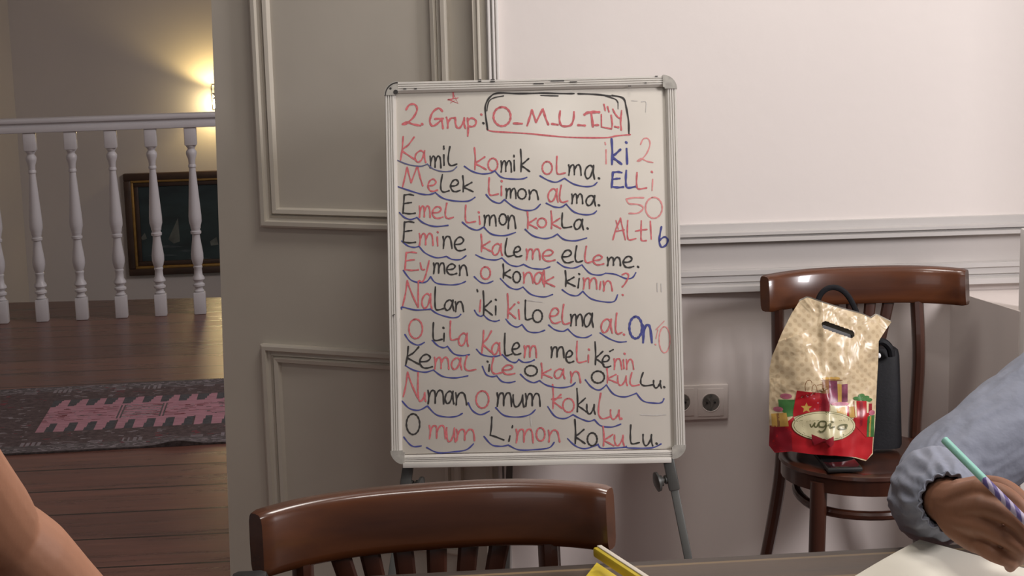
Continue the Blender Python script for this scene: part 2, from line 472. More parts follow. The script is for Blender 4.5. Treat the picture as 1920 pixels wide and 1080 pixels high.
# rug
rugm = [mat('rug_dark_border', (0.120, 0.102, 0.102), 0.95, var=0.45, scale=60, bump=0.3, bscale=150),
        mat('rug_brown_field', (0.100, 0.070, 0.068), 0.95, var=0.4, scale=50, bump=0.3, bscale=150),
        mat('rug_pink_field', (0.46, 0.23, 0.27), 0.95, var=0.22, scale=20, bump=0.3, bscale=150, stretch=(1, 4, 1)),
        mat('rug_pale_threads', (0.24, 0.21, 0.22), 0.95, var=0.2, scale=60),
        mat('rug_dark_red_threads', (0.18, 0.04, 0.05), 0.95, var=0.2, scale=60),
        mat('rug_slate_field', (0.075, 0.075, 0.080), 0.95, var=0.3, scale=60)]
def fz(px, py): return at_z(px, py, 0.0)
rA, rB = fz(20, 854), fz(424, 832); rC, rD = fz(100, 729), fz(420, 712)
rx = (rB - rA).normalized(); ry = Vector((-rx.y, rx.x, 0))
r0 = rA
rw = ((rC - r0).dot(ry) + (rD - r0).dot(ry)) / 2
def rp(u, v, h): return r0 + rx * u + ry * v + Vector((0, 0, h))
def rug_uv(px, py):
    p = fz(px, py) - r0; return (p.dot(rx), p.dot(ry))
def rz(u, v):
    b = 0.007 + 0.014 * math.exp(-((u - 0.56) ** 2) / 0.004) * max(0, 1 - v / 0.12) + 0.002 * noise.noise((u * 3, v * 3, 1))
    return b
us = rug_uv(64, 815)[0]; yb = rug_uv(66, 815)[1]; yt = rug_uv(95, 755)[1]
pitch = (rug_uv(400, 797)[0] - rug_uv(66, 815)[0]) / 9.0
Hh = yt - yb; notch = Hh * 0.27
ue = us + pitch * 14
mid = rug_uv(225, 775)[0]
print('RUG', rw, yb, yt, pitch, us)
def rug_mat(u, v):
    """which yarn shows at this point of the weave"""
    h = lambda a, b: noise.noise((a, b, 4.2))
    e = min(v, rw - v, u - u0r)
    if e < 0.012: return 0
    if e < 0.055:
        return 3 if h(u * 55, v * 90) > 0.16 else 0
    inb = (u > us - .03) and (yb - 0.02 < v < yt + 0.02)
    if us <= u <= ue and yb <= v <= yt:
        t = ((u - us) / pitch) % 1.0
        lowv, topv = v - yb, yt - v
        if lowv < notch:
            x = 0.44 + 0.16 * (lowv / notch)
            if x < t < 0.97 and lowv < notch * .93: return 5
        if topv < notch * .8:
            t2 = ((u - us - .02) / pitch) % 1.0
            x = 0.30 - 0.26 * (topv / (notch * .8))
            if t2 > 0.62 or t2 < max(0, x - .02): return 5
        if t < .02 and lowv < notch * 1: return 1
        n = h(u * 14, v * 110)
        if notch * 1.1 < lowv < Hh - notch:
            if abs(u - mid) < .012 or abs(u - mid - .16) < .012: return 0 if int(u / .006) % 2 else 2
            if mid < u < mid + .16 and abs(((u * 9 + (v - yb) * 26) % 1.0) - .5) < .12: return 3
            if n > 0.33: return 4
            if n < -0.42: return 1
            if h(u * 40 + 9, v * 70) > .52: return 3
        return 2
    if inb: return 1
    # bands of small woven figures
    for vb in (0.085, rw - 0.115):
        if vb < v < vb + 0.05:
            c = int((u - u0r) / 0.115); x = (u - u0r) / 0.115 - c; y = (v - vb) / 0.05
            if c % 3 == 0 and .2 < x < .6 and int(y * 6) % 2 == 0: return 3
            if c % 3 == 1 and .15 < x < .8 and int(x * 12) % 2 == 0: return 3
            if c % 3 == 2 and abs(abs(x - .5) / .42 + abs(y - .5) / .48 - .9) < .13: return 3
    if h(u * 30 + 3, v * 60) > 0.42: return 4 if h(u * 9, v * 9) > 0.1 else 3
    return 1 if e > 0.09 else 0
mb = MB()
u0r, u1r = rug_uv(-180, 800)[0], 1.2
cell = 0.0062
nu, nv = int((u1r - u0r) / cell), int(rw / cell)
uv_ = lambda i, j: (u0r + (u1r - u0r) * i / nu, rw * j / nv)
g = [[mb.bm.verts.new(rp(*uv_(i, j), rz(*uv_(i, j)))) for j in range(nv + 1)] for i in range(nu + 1)]
for i in range(nu):
    for j in range(nv):
        mb.mi = rug_mat(*uv_(i + .5, j + .5))
        mb._f([g[i][j], g[i + 1][j], g[i + 1][j + 1], g[i][j + 1]])
mb.mi = 0
edge = [g[i][0] for i in range(nu + 1)] + [g[nu][j] for j in range(1, nv + 1)] + [g[i][nv] for i in range(nu - 1, -1, -1)] + [g[0][j] for j in range(nv - 1, 0, -1)]
low = [mb.bm.verts.new(Vector((v.co.x, v.co.y, 0.0005))) for v in edge]
for i in range(len(edge)): mb._f([edge[i], edge[(i + 1) % len(edge)], low[(i + 1) % len(edge)], low[i]])
rug = mb.build('kilim_rug', rugm)
tag(rug, 'worn kilim runner with pink toothed centre on the hall floorboards', 'rug')

# painting on the hall wall
pTL = hp(235, 325); pBL = hp(241, 516)
ps0 = (pTL - H0).dot(HD) * 0.5 + (pBL - H0).dot(HD) * 0.5
pz1, pz0 = hp(237, 325).z, hp(240, 516).z
pw = 0.92
pic = thing('framed_painting', 'dark seascape painting in brown and gold frame behind the balusters', 'painting', hl(ps0 + pw / 2, pz0, 0.02))
fw = 0.075
def ring_frame(s0, s1, z0, z1, w, o0, o1, bevel=0.006):
    mb = MB()
    for (a, b, c, d) in ((s0, s1, z1 - w, z1), (s0, s1, z0, z0 + w), (s0, s0 + w, z0 + w, z1 - w), (s1 - w, s1, z0 + w, z1 - w)):
        mb.box(hl((a + b) / 2, (c + d) / 2, (o0 + o1) / 2), (b - a, o1 - o0, d - c), Hrot, bevel)
    return mb
M_frame = mat('picture_frame_wood', (0.050, 0.025, 0.014), 0.4, var=0.3, scale=10)
M_gold = mat('gilt_edge', (0.33, 0.19, 0.05), 0.4, metal=0.4, var=0.2, scale=30)
ring_frame(ps0, ps0 + pw, pz0, pz1, fw * 0.62, 0.0, 0.05).build('frame', M_frame, pic)
g_ = fw * 0.6
ring_frame(ps0 + g_, ps0 + pw - g_, pz0 + g_, pz1 - g_, 0.016, 0.0, 0.045, 0.004).build('gilt_trim', M_gold, pic)
g_ += 0.015
ring_frame(ps0 + g_, ps0 + pw - g_, pz0 + g_, pz1 - g_, 0.03, 0.0, 0.03, 0.004).build('inner_frame', M_frame, pic)
M_canvas = [mat('dark_sea_paint', (0.022, 0.040, 0.042), 0.5, var=0.5, scale=3, stretch=(1, 1, 2.5)), mat('pale_sail_paint', (0.11, 0.12, 0.105), 0.6, var=0.4, scale=14),
            mat('wave_paint', (0.050, 0.066, 0.070), 0.6, var=0.4, scale=20)]
mb = MB()
g_ += 0.02
mb.box(hl(ps0 + pw / 2, (pz0 + pz1) / 2, 0.008), (pw - 2 * g_, 0.012, pz1 - pz0 - 2 * g_), Hrot)
def cv(pts, mi):
    mb.mi = mi; mb._f([mb.bm.verts.new(hl(u, z, 0.0152)) for u, z in pts]); mb.mi = 0
def cvp(px, py):
    p = hp(px, py); return ((p - H0).dot(HD), p.z)
cv([cvp(316, 448), cvp(334, 408), cvp(338, 452), cvp(326, 456)], 1)
cv([cvp(394, 452), cvp(406, 444), cvp(410, 458), cvp(396, 460)], 1)
cv([cvp(264, 446), cvp(272, 436), cvp(276, 447), cvp(268, 450)], 1)
for x, y, w in ((285, 462, 60), (330, 470, 40), (270, 478, 70), (350, 484, 50), (300, 490, 60)):
    cv([cvp(x, y), cvp(x + w * .5, y - 3), cvp(x + w, y), cvp(x + w * .5, y + 2)], 2)
mb.build('canvas', M_canvas, pic)

# wall sconce behind the door's free edge
lp = hp(409, 190)
ls_ = (lp - H0).dot(HD); lz = lp.z
sc = thing('wall_sconce', 'lit wall lamp glowing warm yellow above the handrail', 'lamp', hl(ls_, lz, 0))
M_glow = emit('lamp_bulb_glow', (1.0, 0.80, 0.42), 110)
mb = MB(); mb.box(hl(ls_, lz + 0.03, 0.012), (0.07, 0.024, 0.16), Hrot, 0.006); mb.build('wall_plate', M_rail, sc)
mb = MB(); mb.tube([hl(ls_, lz + 0.04, 0.02), hl(ls_, lz + 0.04, 0.10)], 0.010); mb.build('arm', M_rail, sc)
mb = MB(); mb.lathe([(0.004, 0.0), (0.016, 0.0), (0.034, 0.016), (0.031, 0.016), (0.014, 0.004), (0.004, 0.004)], hl(ls_, lz + 0.045, 0.10)); mb.build('upper_cup', M_rail, sc)
mb = MB(); mb.lathe([(0.004, 0.0), (0.016, 0.0), (0.030, -0.012), (0.027, -0.012), (0.014, -0.004), (0.004, -0.004)], hl(ls_, lz + 0.035, 0.10)); mb.build('lower_cup', M_rail, sc)
mb = MB(); mb.ellipsoid(hl(ls_, lz - 0.010, 0.10), (0.026, 0.026, 0.036)); mb.build('bulb', M_glow, sc)
for nm, dz, pw_, up_ in (('sconce_up_light', 0.075, 9.0, 1), ('sconce_down_light', -0.060, 3.2, -1)):
    l = bpy.data.lights.new(nm, 'SPOT'); l.energy = pw_; l.color = (1.0, 0.74, 0.30); l.shadow_soft_size = 0.02
    l.spot_size = R(138); l.spot_blend = 0.45
    o = bpy.data.objects.new(nm, l); COL.objects.link(o); o.location = hl(ls_, lz + dz, 0.13)
    o.rotation_euler = (-HN * 0.25 + Vector((0, 0, up_))).to_track_quat('-Z', 'Y').to_euler()

# ------------------------------------------------------------------ wall socket
pl0, pl1 = wall_s(1262, 755), wall_s(1364, 755)
zs0, zs1 = wall_pt(1337, 784).z, wall_pt(1337, 719).z
sock = thing('wall_socket', 'white double power socket on the wall beside the whiteboard', 'socket', wl((pl0 + pl1) / 2, zs0, 0))
M_plate = mat('socket_plastic', (0.60, 0.53, 0.49), 0.35, var=0.03, scale=8)
wbox(pl0, pl1, zs0, zs1, 0.004, 0.013, None, 0.003).build('cover_plate', M_plate, sock)
M_sockin = mat('socket_recess', (0.20, 0.18, 0.16), 0.5, var=0.1, scale=8)
wfr = Matrix(((WD.x, 0, WN.x), (WD.y, 0, WN.y), (0, 1, 0)))
for px in (1276, 1331):
    c = wall_pt(px, 752); cs = (c - W0).dot(WD)
    wbox(cs - 0.031, cs + 0.031, c.z - 0.034, c.z + 0.034, 0.0125, 0.0145, None, 0.001).build('socket_insert', M_plate, sock)
    mb = MB(); mb.lathe([(0.0205, 0.0142), (0.0215, 0.0152), (0.0225, 0.0155), (0.0230, 0.0142)], wl(cs, c.z, 0), 28, wfr, cap=False); mb.build('rim', M_plate, sock)
    mb = MB(); mb.lathe([(0.0205, 0.0150), (0.001, 0.0150)], wl(cs, c.z, 0), 28, wfr)
    f_ = mb.build('socket_face', M_sockin, sock)
    for dx, dz, r in ((-0.0095, 0, .0028), (0.0095, 0, .0028)):
        mb = MB(); mb.lathe([(r, 0.0150), (r, 0.0157)], wl(cs + dx, c.z + dz, 0), 12, wfr); mb.build('pin_hole', M_black, f_)
    for dz in (0.017, -0.017):
        mb = MB(); wbox(cs - 0.0028, cs + 0.0028, c.z + dz - .003, c.z + dz + .003, 0.0150, 0.0158, mb); mb.build('earth_clip', M_steel, f_)

# ------------------------------------------------------------------ whiteboard easel
TILT = R(12.5)
BYAW = R(-1.0)
bx_ = Vector((math.cos(BYAW), math.sin(BYAW), 0))
bh_ = Vector((-math.sin(BYAW), math.cos(BYAW), 0))            # away from the camera
bup = (Vector((0, 0, 1)) * math.cos(TILT) + bh_ * math.sin(TILT)).normalized()
bnn = bx_.cross(bup)                                          # towards the camera
if bnn.y > 0: bnn = -bnn
BP = at_y(1008, 866, 3.66)
def bpnt(px, py): return at_plane(px, py, BP, bnn)
L_, R_ = bpnt(728, 510), bpnt(1276, 498)
brx = (R_ - L_).normalized(); bry = bnn.cross(brx)
if bry.z < 0: bry = -bry
BC = (L_ + R_) / 2
def buv(px, py):
    d = bpnt(px, py) - BC; return d.dot(brx), d.dot(bry)
def bw(u, v, out=0.0): return BC + brx * u + bry * v + bnn * out
bW = ((R_ - L_).length) / 2
vT = (buv(740, 152)[1] + buv(1250, 146)[1]) / 2
vB = (buv(755, 878)[1] + buv(1262, 866)[1]) / 2
Bm = frame3(brx, bry, bnn)
print('BOARD w', bW * 2, 'h', vT - vB, 'z', bw(0, vB).z, bw(0, vT).z, 'y', bw(0, vB).y, bw(0, vT).y)
easel_xy = bw(0, vB)
easel = thing('whiteboard_easel', 'white flipchart board covered in red, black and blue handwriting, on a grey easel', 'whiteboard', (easel_xy.x, easel_xy.y + 0.1, 0))
def bbox_(u0, u1, v0, v1, o0, o1, mb=None, bevel=0.0):
    mb = mb or MB(); mb.box(bw((u0 + u1) / 2, (v0 + v1) / 2, (o0 + o1) / 2), (abs(u1 - u0), abs(v1 - v0), abs(o1 - o0)), Bm, bevel); return mb
panel = bbox_(-bW + .012, bW - .012, vB + .03, vT - .012, -0.012, 0.0, None, 0.001).build('writing_panel', M_board, easel)
fwid = 0.0245
CR = 0.030
def rail(u0, u1, v0, v1, horiz, flip):
    mb = MB()
    prof = [(0, -0.014), (0, .008), (.06, .011), (.20, .011), (.24, .0085), (.29, .011), (.40, .011), (.44, .0085), (.49, .011), (.60, .011), (.64, .0085), (.69, .011), (.80, .0105), (1.0, .004), (1.0, -0.014)]
    if horiz:
        w = v1 - v0
        rows = [[mb.bm.verts.new(bw(u, (v1 - f * w) if not flip else (v0 + f * w), d)) for f, d in prof] for u in (u0, u1)]
    else:
        w = u1 - u0
        rows = [[mb.bm.verts.new(bw((u0 + f * w) if not flip else (u1 - f * w), v, d)) for f, d in prof] for v in (v0, v1)]
    for i in range(len(prof)):
        j = (i + 1) % len(prof)
        mb._f([rows[0][i], rows[0][j], rows[1][j], rows[1][i]])
    mb._f(rows[0]); mb._f(list(reversed(rows[1])))
    return mb.build('frame_rail', M_alu, easel, flat=True)
vbf = vB + 0.009
rail(-bW, -bW + fwid, vbf + CR, vT - CR, False, False)
rail(bW - fwid, bW, vbf + CR, vT - CR, False, True)
rail(-bW + CR, bW - CR, vT - fwid, vT, True, False)
rail(-bW + CR - .004, bW - CR + .004, vbf, vbf + 0.0195, True, True)
# bottom lip below the frame
bbox_(-bW + CR - .004, bW - CR - .002, vB, vbf + .002, -0.012, 0.018, None, 0.0015).build('bottom_ledge', M_alu, easel)
def corner(su, sv, m, nm='corner_cap'):
    cu = su * (bW - CR); cvv = (vT - CR) if sv > 0 else (vbf + CR)
    poly = [(cu, cvv - sv * 0.0)]
    poly = []
    r = CR + 0.0012
    for k in range(11):
        t = math.pi / 2 * k / 10
        poly.append((cu + su * math.cos(t) * r, cvv + sv * math.sin(t) * r))
    ri = CR - fwid - 0.001
    for k in range(6):
        t = math.pi / 2 * (1 - k / 5)
        poly.append((cu + su * (math.cos(t) * ri), cvv + sv * (math.sin(t) * ri)))
    mb = MB(); mb.prism(poly, lambda u, v, d: bw(u, v, d), -0.015, 0.0135)
    o = mb.build(nm, m, easel, flat=True)
    return o, cu, cvv
for su, sv in ((-1, 1), (1, 1), (-1, -1), (1, -1)):
    o, cu, cvv = corner(su, sv, M_cap)
    if (su, sv) == (-1, 1):
        o['label'] = 'grey corner cap scribbled with black marker'
        mb = MB()
        mb.tube([bw(cu + su * math.cos(t) * CR * .93, cvv + sv * math.sin(t) * CR * .93, .0137) for t in [math.pi / 2 * k / 10 for k in range(11)]], 0.0014, 6)
        mb.lathe([(0.0026, .0), (0.0026, .0008)], bw(cu - CR * .55, cvv + CR * .5, .0135), 10, Bm)
        mb.lathe([(0.0052, .0), (0.0052, .0008)], bw(cu - CR * .17, cvv + CR * .22, .0135), 12, Bm)
        mb.build('marker_scribble', M_ink, o)
# telescopic legs, collars and knobs
def leg_side(px, pz_px, ftpx, nm, s):
    top = bw(buv(px, pz_px)[0], vB + 0.02, -0.03)
    ft = Vector((top.x + s * 0.085, top.y - 0.10, 0.012))
    d = (ft - top).normalized()
    a = top + d * 0.0; bcol = top + d * 0.085
    xr = bx_; yr = d.cross(xr).normalized(); xr2 = yr.cross(d)
    mr = frame3(xr2, yr, d)
    mb = MB(); mb.box((a + bcol) / 2, (0.024, 0.024, (bcol - a).length), mr, 0.003); mb.build('leg_collar', M_steel, easel)
    up = top - d * 0.0
    mb = MB(); mb.box((top + ft) / 2 + d * 0.03, (0.0175, 0.0175, (ft - top).length - 0.06), mr, 0.002); lg = mb.build('leg', M_steel, easel)
    mb = MB(); mb.tube([ft - d * 0.03, ft + d * 0.008], [0.013, 0.015], 10); mb.build('rubber_foot', M_black, lg)
    # clamp knob points inwards
    k0 = a + d * 0.058 - xr2 * s * 0.011
    ax = (-xr2 * s + d * 0.04 + bnn * 0.25).normalized()
    mb = MB(); mb.tube([k0 - ax * .004, k0 + ax * 0.006, k0 + ax * .007, k0 + ax * 0.013], [0.011, 0.010, 0.0065, 0.0055], 12, dome=False)
    mb.tube([k0 + ax * 0.012, k0 + ax * .0125, k0 + ax * 0.020, k0 + ax * 0.0205], [0.008, 0.0125, .0125, .010], 20)
    mb.tube([k0 + ax * 0.0205, k0 + ax * .021, k0 + ax * 0.026, k0 + ax * 0.030], [0.018, 0.022, .0225, .012], 24)
    mb.build('clamp_knob', M_steel, easel)
leg_side(1253, 870, 1275, 'leg', 1)
leg_side(766, 876, 745, 'leg', -1)
mid_ = bw(-0.03, vT - 0.2, -0.02)
rb = at_y(955, 892, bw(0, vB).y + 0.22)
dvec = (rb - mid_).normalized(); ftr = mid_ + dvec * ((0.012 - mid_.z) / dvec.z)
if ftr.y > 3.92: ftr.y = 3.92
mb = MB(); mb.tube([mid_, rb, ftr], 0.0105, 4, up=bx_ + Vector((0, .9, 0))); mb.build('leg', M_steel, easel, flat=True)
bbox_(-bW + .06, bW - .06, vT - .23, vT - .19, -0.03, -0.012).build('back_brace', M_steel, easel)

# --- handwriting: every stroke is measured on the photo and laid on the board plane
def E_(a0=-60, a1=300, n=16):
    return [(0.5 + 0.5 * math.cos(R(a0 + (a1 - a0) * k / n)), 0.5 - 0.5 * math.sin(R(a0 + (a1 - a0) * k / n))) for k in range(n + 1)]
OV = E_(100, 465)
G = {
 'a': [[(.86, .2), (.55, .02), (.15, .25), (.03, .65), (.25, .97), (.6, .8), (.86, .2)], [(.9, .03), (.88, .55), (1, 1)]],
 'm': [[(.02, .05), (.08, .5), (.03, 1)], [(.07, .55), (.2, .15), (.36, .05), (.46, .25), (.47, .95)], [(.49, .5), (.65, .12), (.83, .05), (.95, .3), (1, 1)]],
 'n': [[(.02, .05), (.1, .5), (.06, 1)], [(.1, .5), (.35, .1), (.65, .05), (.85, .3), (1, 1)]],
 'l': [[(.25, 0), (.08, .5), (.1, .85), (.4, 1), (1, .92)]],
 'L': [[(.05, 0), (0, .5), (.05, .9), (.3, 1), (1, .93)]],
 'k': [[(.08, 0), (.15, .5), (.12, 1)], [(.9, .42), (.5, .58), (.18, .72), (.55, .85), (1, 1)]],
 'K': [[(.18, 0), (.12, .5), (0, 1)], [(.95, .02), (.55, .35), (.12, .58), (.5, .78), (1, .98)]],
 'o': [OV], 'O': [OV], '0': [OV],
 'e': [[(.1, .55), (.6, .5), (.85, .25), (.6, .02), (.25, .15), (.04, .55), (.25, .93), (.6, 1), (1, .9)]],
 'u': [[(.02, 0), (.03, .55), (.2, .95), (.5, .9), (.8, .4), (.88, .02)], [(.88, .02), (.88, .6), (1, 1)]],
 'M': [[(.22, .05), (.12, .5), (0, 1)], [(.22, .05), (.42, .8)], [(.42, .8), (.72, .02)], [(.75, 0), (.86, .5), (1, .95)]],
 'N': [[(.25, .0), (.15, .5), (0, .95)], [(.25, .02), (.5, .5), (.82, 1)], [(.85, .02), (.84, .5), (.84, 1)]],
 'E': [[(.1, .02), (.06, .5), (0, .98)], [(.1, .04), (.5, .0), (.85, .04)], [(.05, .48), (.4, .44), (.68, .42)], [(0, .95), (.5, 1), (1, .97)]],
 'y': [[(0, .1), (.15, .4), (.45, .42)], [(.95, .0), (.7, .5), (.45, .85), (.2, 1), (-.1, .95)]],
 'A': [[(0, 1), (.25, .5), (.6, .05)], [(.6, .0), (.8, .5), (1, 1)], [(.2, .62), (.9, .55)]],
 '2': [[(.22, .25), (.4, .03), (.7, .02), (.82, .25), (.6, .62), (.2, .9), (.02, .92)], [(.02, .92), (.25, .82), (.6, .92), (1, .98)]],
 '3': [], '5': [[(1, .06), (.5, .05), (.05, .12)], [(.05, .12), (.2, .4), (.7, .45), (.98, .65), (.7, .95), (.2, .98)]],
 '6': [[(.3, 0), (.15, .35), (.05, .7), (.3, 1), (.8, .9), (1, .65), (.7, .5), (.25, .6), (.08, .72)]],
 'G': [[(.9, .15), (.65, .0), (.25, .2), (.05, .6), (.2, .85), (.5, .78), (.85, .55)], [(.4, .52), (.95, .5)], [(.85, .5), (.95, .98)]],
 'r': [[(.05, .05), (.2, .5), (.18, 1)], [(.18, .6), (.5, .15), (1, .1)]],
 'p': [[(.05, 0), (.12, .5), (.08, 1)], [(.1, .12), (.5, 0), (.95, .12), (.95, .35), (.6, .48), (.12, .45)]],
 'U': [[(.05, 0), (.0, .5), (.1, .9), (.4, 1), (.8, .9), (.97, .5), (1, .05)]],
 't': [[(.5, 0), (.48, .6), (.52, .95), (.95, .97)], [(0, .5), (.5, .45), (1, .42)]],
}
def mapper(crop):
    oy = {1: 130, 2: 400, 3: 620}[crop]
    return lambda X, Y: (720 + X / 3.368, oy + Y / 3.368)
class Ink:
    cnt = 0
    def __init__(self): self.mb = MB(); self.n = 0
    def stroke(self, pts_px, w=3.3, smooth=True):
        pts = [Vector(buv(*p)) for p in pts_px]
        if len(pts) == 1: pts = [pts[0] + Vector((-.0006, .0006)), pts[0] + Vector((.0006, -.0006))]
        sp = spline(pts, 6) if smooth else pts
        hw = w / 2 * 3.7 / FPX
        Ink.cnt += 1
        out = 0.0005 + 0.000012 * (Ink.cnt % 40)
        left, right = [], []
        n = len(sp)
        for i, p in enumerate(sp):
            d = (sp[min(i + 1, n - 1)] - sp[max(i - 1, 0)])
            if d.length < 1e-9: d = Vector((1, 0))
            d.normalize(); nn = Vector((-d.y, d.x))
            k = hw * (1.0 + 0.18 * math.sin(i * 0.9 + self.n))
            left.append(self.mb.bm.verts.new(bw(p.x + nn.x * k, p.y + nn.y * k, out)))
            right.append(self.mb.bm.verts.new(bw(p.x - nn.x * k, p.y - nn.y * k, out)))
        for i in range(n - 1): self.mb._f([left[i], right[i], right[i + 1], left[i + 1]])
        for p, sgn, a, b in ((sp[0], -1, left[0], right[0]), (sp[-1], 1, left[-1], right[-1])):
            q = sp[1] if sgn < 0 else sp[-2]
            d = (p - q).normalized(); nn = Vector((-d.y, d.x))
            arc = []
            for k in range(1, 5):
                t = math.pi * k / 5
                o = nn * math.cos(t) * hw + d * math.sin(t) * hw
                arc.append(self.mb.bm.verts.new(bw(p.x + o.x, p.y + o.y, out)))
            ends = (a, b) if sgn > 0 else (b, a)
            self.mb._f([ends[0]] + arc + [ends[1]])
        self.n += 1
    def done(self, name, m, label=None):
        if self.n == 0: self.mb.bm.free(); return
        bm = self.mb.bm
        for f in bm.faces:
            f.normal_update()
            if f.normal.dot(bnn) < 0: f.normal_flip()
        inv = MW[panel].inverted()
        for v in bm.verts: v.co = inv @ v.co
        me = bpy.data.meshes.new(name); bm.to_mesh(me); bm.free()
        for mm in (m if isinstance(m, list) else [m]): me.materials.append(mm)
        o = bpy.data.objects.new(name, me); COL.objects.link(o); o.parent = panel
        if label: o['label'] = label
        return o

def write_line(crop, glyphs, arcs=(), arccol='b', extra=(), label='', seps=()):
    T = mapper(crop)
    widths = {'r': 3.1, 'k': 3.1, 'b': 3.0, 'n': 2.5, 'f': 2.6}
    words = [Ink() for _ in range(len(seps) + 1)]
    mis = 'rkbnf'
    def put(c, pts, w, smooth=True):
        cx = (min(p[0] for p in pts) + max(p[0] for p in pts)) / 2
        i = sum(1 for q in seps if cx > q)
        words[i].mb.mi = mis.index(c)
        words[i].stroke([T(*p) for p in pts], w, smooth)
    for g in glyphs:
        ch, c, x0, y0, x1, y1 = g[:6]; w = g[6] if len(g) > 6 else widths[c]
        for st in G[ch]: put(c, [(x0 + (x1 - x0) * a, y0 + (y1 - y0) * b) for a, b in st], w)
    for a in arcs: put(arccol, a, 2.7 if arccol == 'b' else 2.3)
    for e in extra: put(e[0], e[1], e[2] if len(e) > 2 else widths[e[0]], not (len(e) > 3))
    for i in words: i.done('handwritten_word', [M_red, M_ink, M_blue, M_navy, M_redthin])

# heading
write_line(1, [('2', 'r', 115, 220, 230, 358, 3.8), ('G', 'r', 285, 245, 378, 376, 3.8), ('r', 'r', 392, 300, 450, 370, 3.6), ('u', 'r', 450, 305, 515, 372, 3.6), ('p', 'r', 525, 308, 582, 420, 3.6),
  ('O', 'r', 692, 238, 800, 358, 4.0), ('M', 'r', 905, 252, 1038, 354, 4.0), ('U', 'r', 1108, 265, 1200, 360, 4.0)],
  extra=[('r', [(242, 346)], 4.5), ('r', [(615, 285)], 4), ('k', [(628, 340)], 4.2),
  ('r', [(820, 341), (872, 343)], 4), ('r', [(1060, 344), (1098, 350)], 4), ('r', [(1225, 352), (1270, 355)], 4), ('r', [(1266, 286), (1285, 274), (1318, 270), (1359, 270)], 5.0), ('r', [(1309, 276), (1320, 361)], 4.4), ('r', [(1334, 352), (1354, 352)], 4),
  ('r', [(1373, 286), (1374, 364), (1438, 376), (1442, 345), (1435, 290)], 3.1, 1), ('r', [(1389, 221), (1394, 240), (1397, 260)], 3), ('r', [(1412, 236), (1421, 268)], 3), ('r', [(1458, 362), (1482, 366)], 3.6),
  ('r', [(1446, 252), (1455, 272), (1471, 295), (1486, 307), (1497, 296), (1501, 261)], 3.0), ('r', [(1498, 292), (1495, 336), (1499, 383)], 3.2),
  ('k', [(655, 380), (642, 290), (642, 225), (670, 175), (720, 150), (850, 153), (990, 150)], 3.2), ('k', [(990, 150), (1150, 153), (1200, 153)], 3), ('k', [(1225, 154), (1330, 158), (1430, 168)], 3), ('k', [(1440, 165), (1510, 182), (1530, 240), (1545, 330), (1547, 405)], 3.2),
  ('k', [(650, 262), (662, 205), (695, 180), (755, 168)], 2.2), ('k', [(990, 165), (1100, 168)], 2), ('k', [(1390, 165), (1460, 188), (1478, 210)], 2.2), ('k', [(1478, 210), (1478, 250)], 1.6),
  ('r', [(650, 375), (690, 392), (900, 405), (1150, 428), (1390, 432), (1470, 420), (1555, 412)], 3.0)], label='the heading', seps=[265, 632])
write_line(1, [], extra=[('r', [(437, 128), (438, 178)], 3), ('r', [(405, 192), (470, 180), (420, 214), (442, 162), (468, 215), (408, 190)], 2.4, 1)])
# line 1
write_line(1, [('K', 'r', 105, 425, 195, 572), ('a', 'r', 195, 512, 264, 588), ('m', 'k', 290, 545, 360, 622), ('l', 'k', 402, 488, 460, 608),
  ('k', 'r', 565, 495, 645, 632), ('o', 'r', 658, 562, 718, 642), ('m', 'k', 738, 575, 805, 648), ('k', 'k', 858, 505, 920, 645),
  ('o', 'r', 1000, 582, 1062, 662), ('L', 'r', 1090, 550, 1145, 662), ('m', 'k', 1165, 600, 1245, 668), ('a', 'k', 1268, 604, 1330, 692)],
  arcs=[[(508, 612), (560, 645), (620, 660), (672, 655), (700, 640)], [(700, 640), (740, 680), (800, 692), (870, 692), (902, 682)],
        [(985, 672), (1040, 702), (1090, 712), (1140, 688)], [(1140, 688), (1200, 725), (1270, 740), (1320, 735), (1345, 715)]],
  extra=[('k', [(378, 540), (380, 605)]), ('k', [(378, 485), (379, 503)]), ('k', [(822, 575), (824, 640)]), ('k', [(821, 543), (822, 553)]), ('k', [(1358, 688)], 4),
         ('n', [(80, 572), (150, 600), (230, 612), (275, 598)], 2.2), ('n', [(275, 598), (310, 628), (370, 645), (430, 640), (460, 615)], 2.2)], label='the first line', seps=[484, 950])
write_line(1, [('k', 'b', 1432, 440, 1500, 598, 4.2), ('2', 'f', 1598, 435, 1698, 592)], extra=[('f', [(1402, 508), (1403, 596)], 2.8), ('f', [(1396, 462), (1399, 475)], 2.8), ('b', [(1532, 502), (1536, 596)], 4.4), ('b', [(1530, 462)], 5)], label='the number two note at right', seps=[1570])
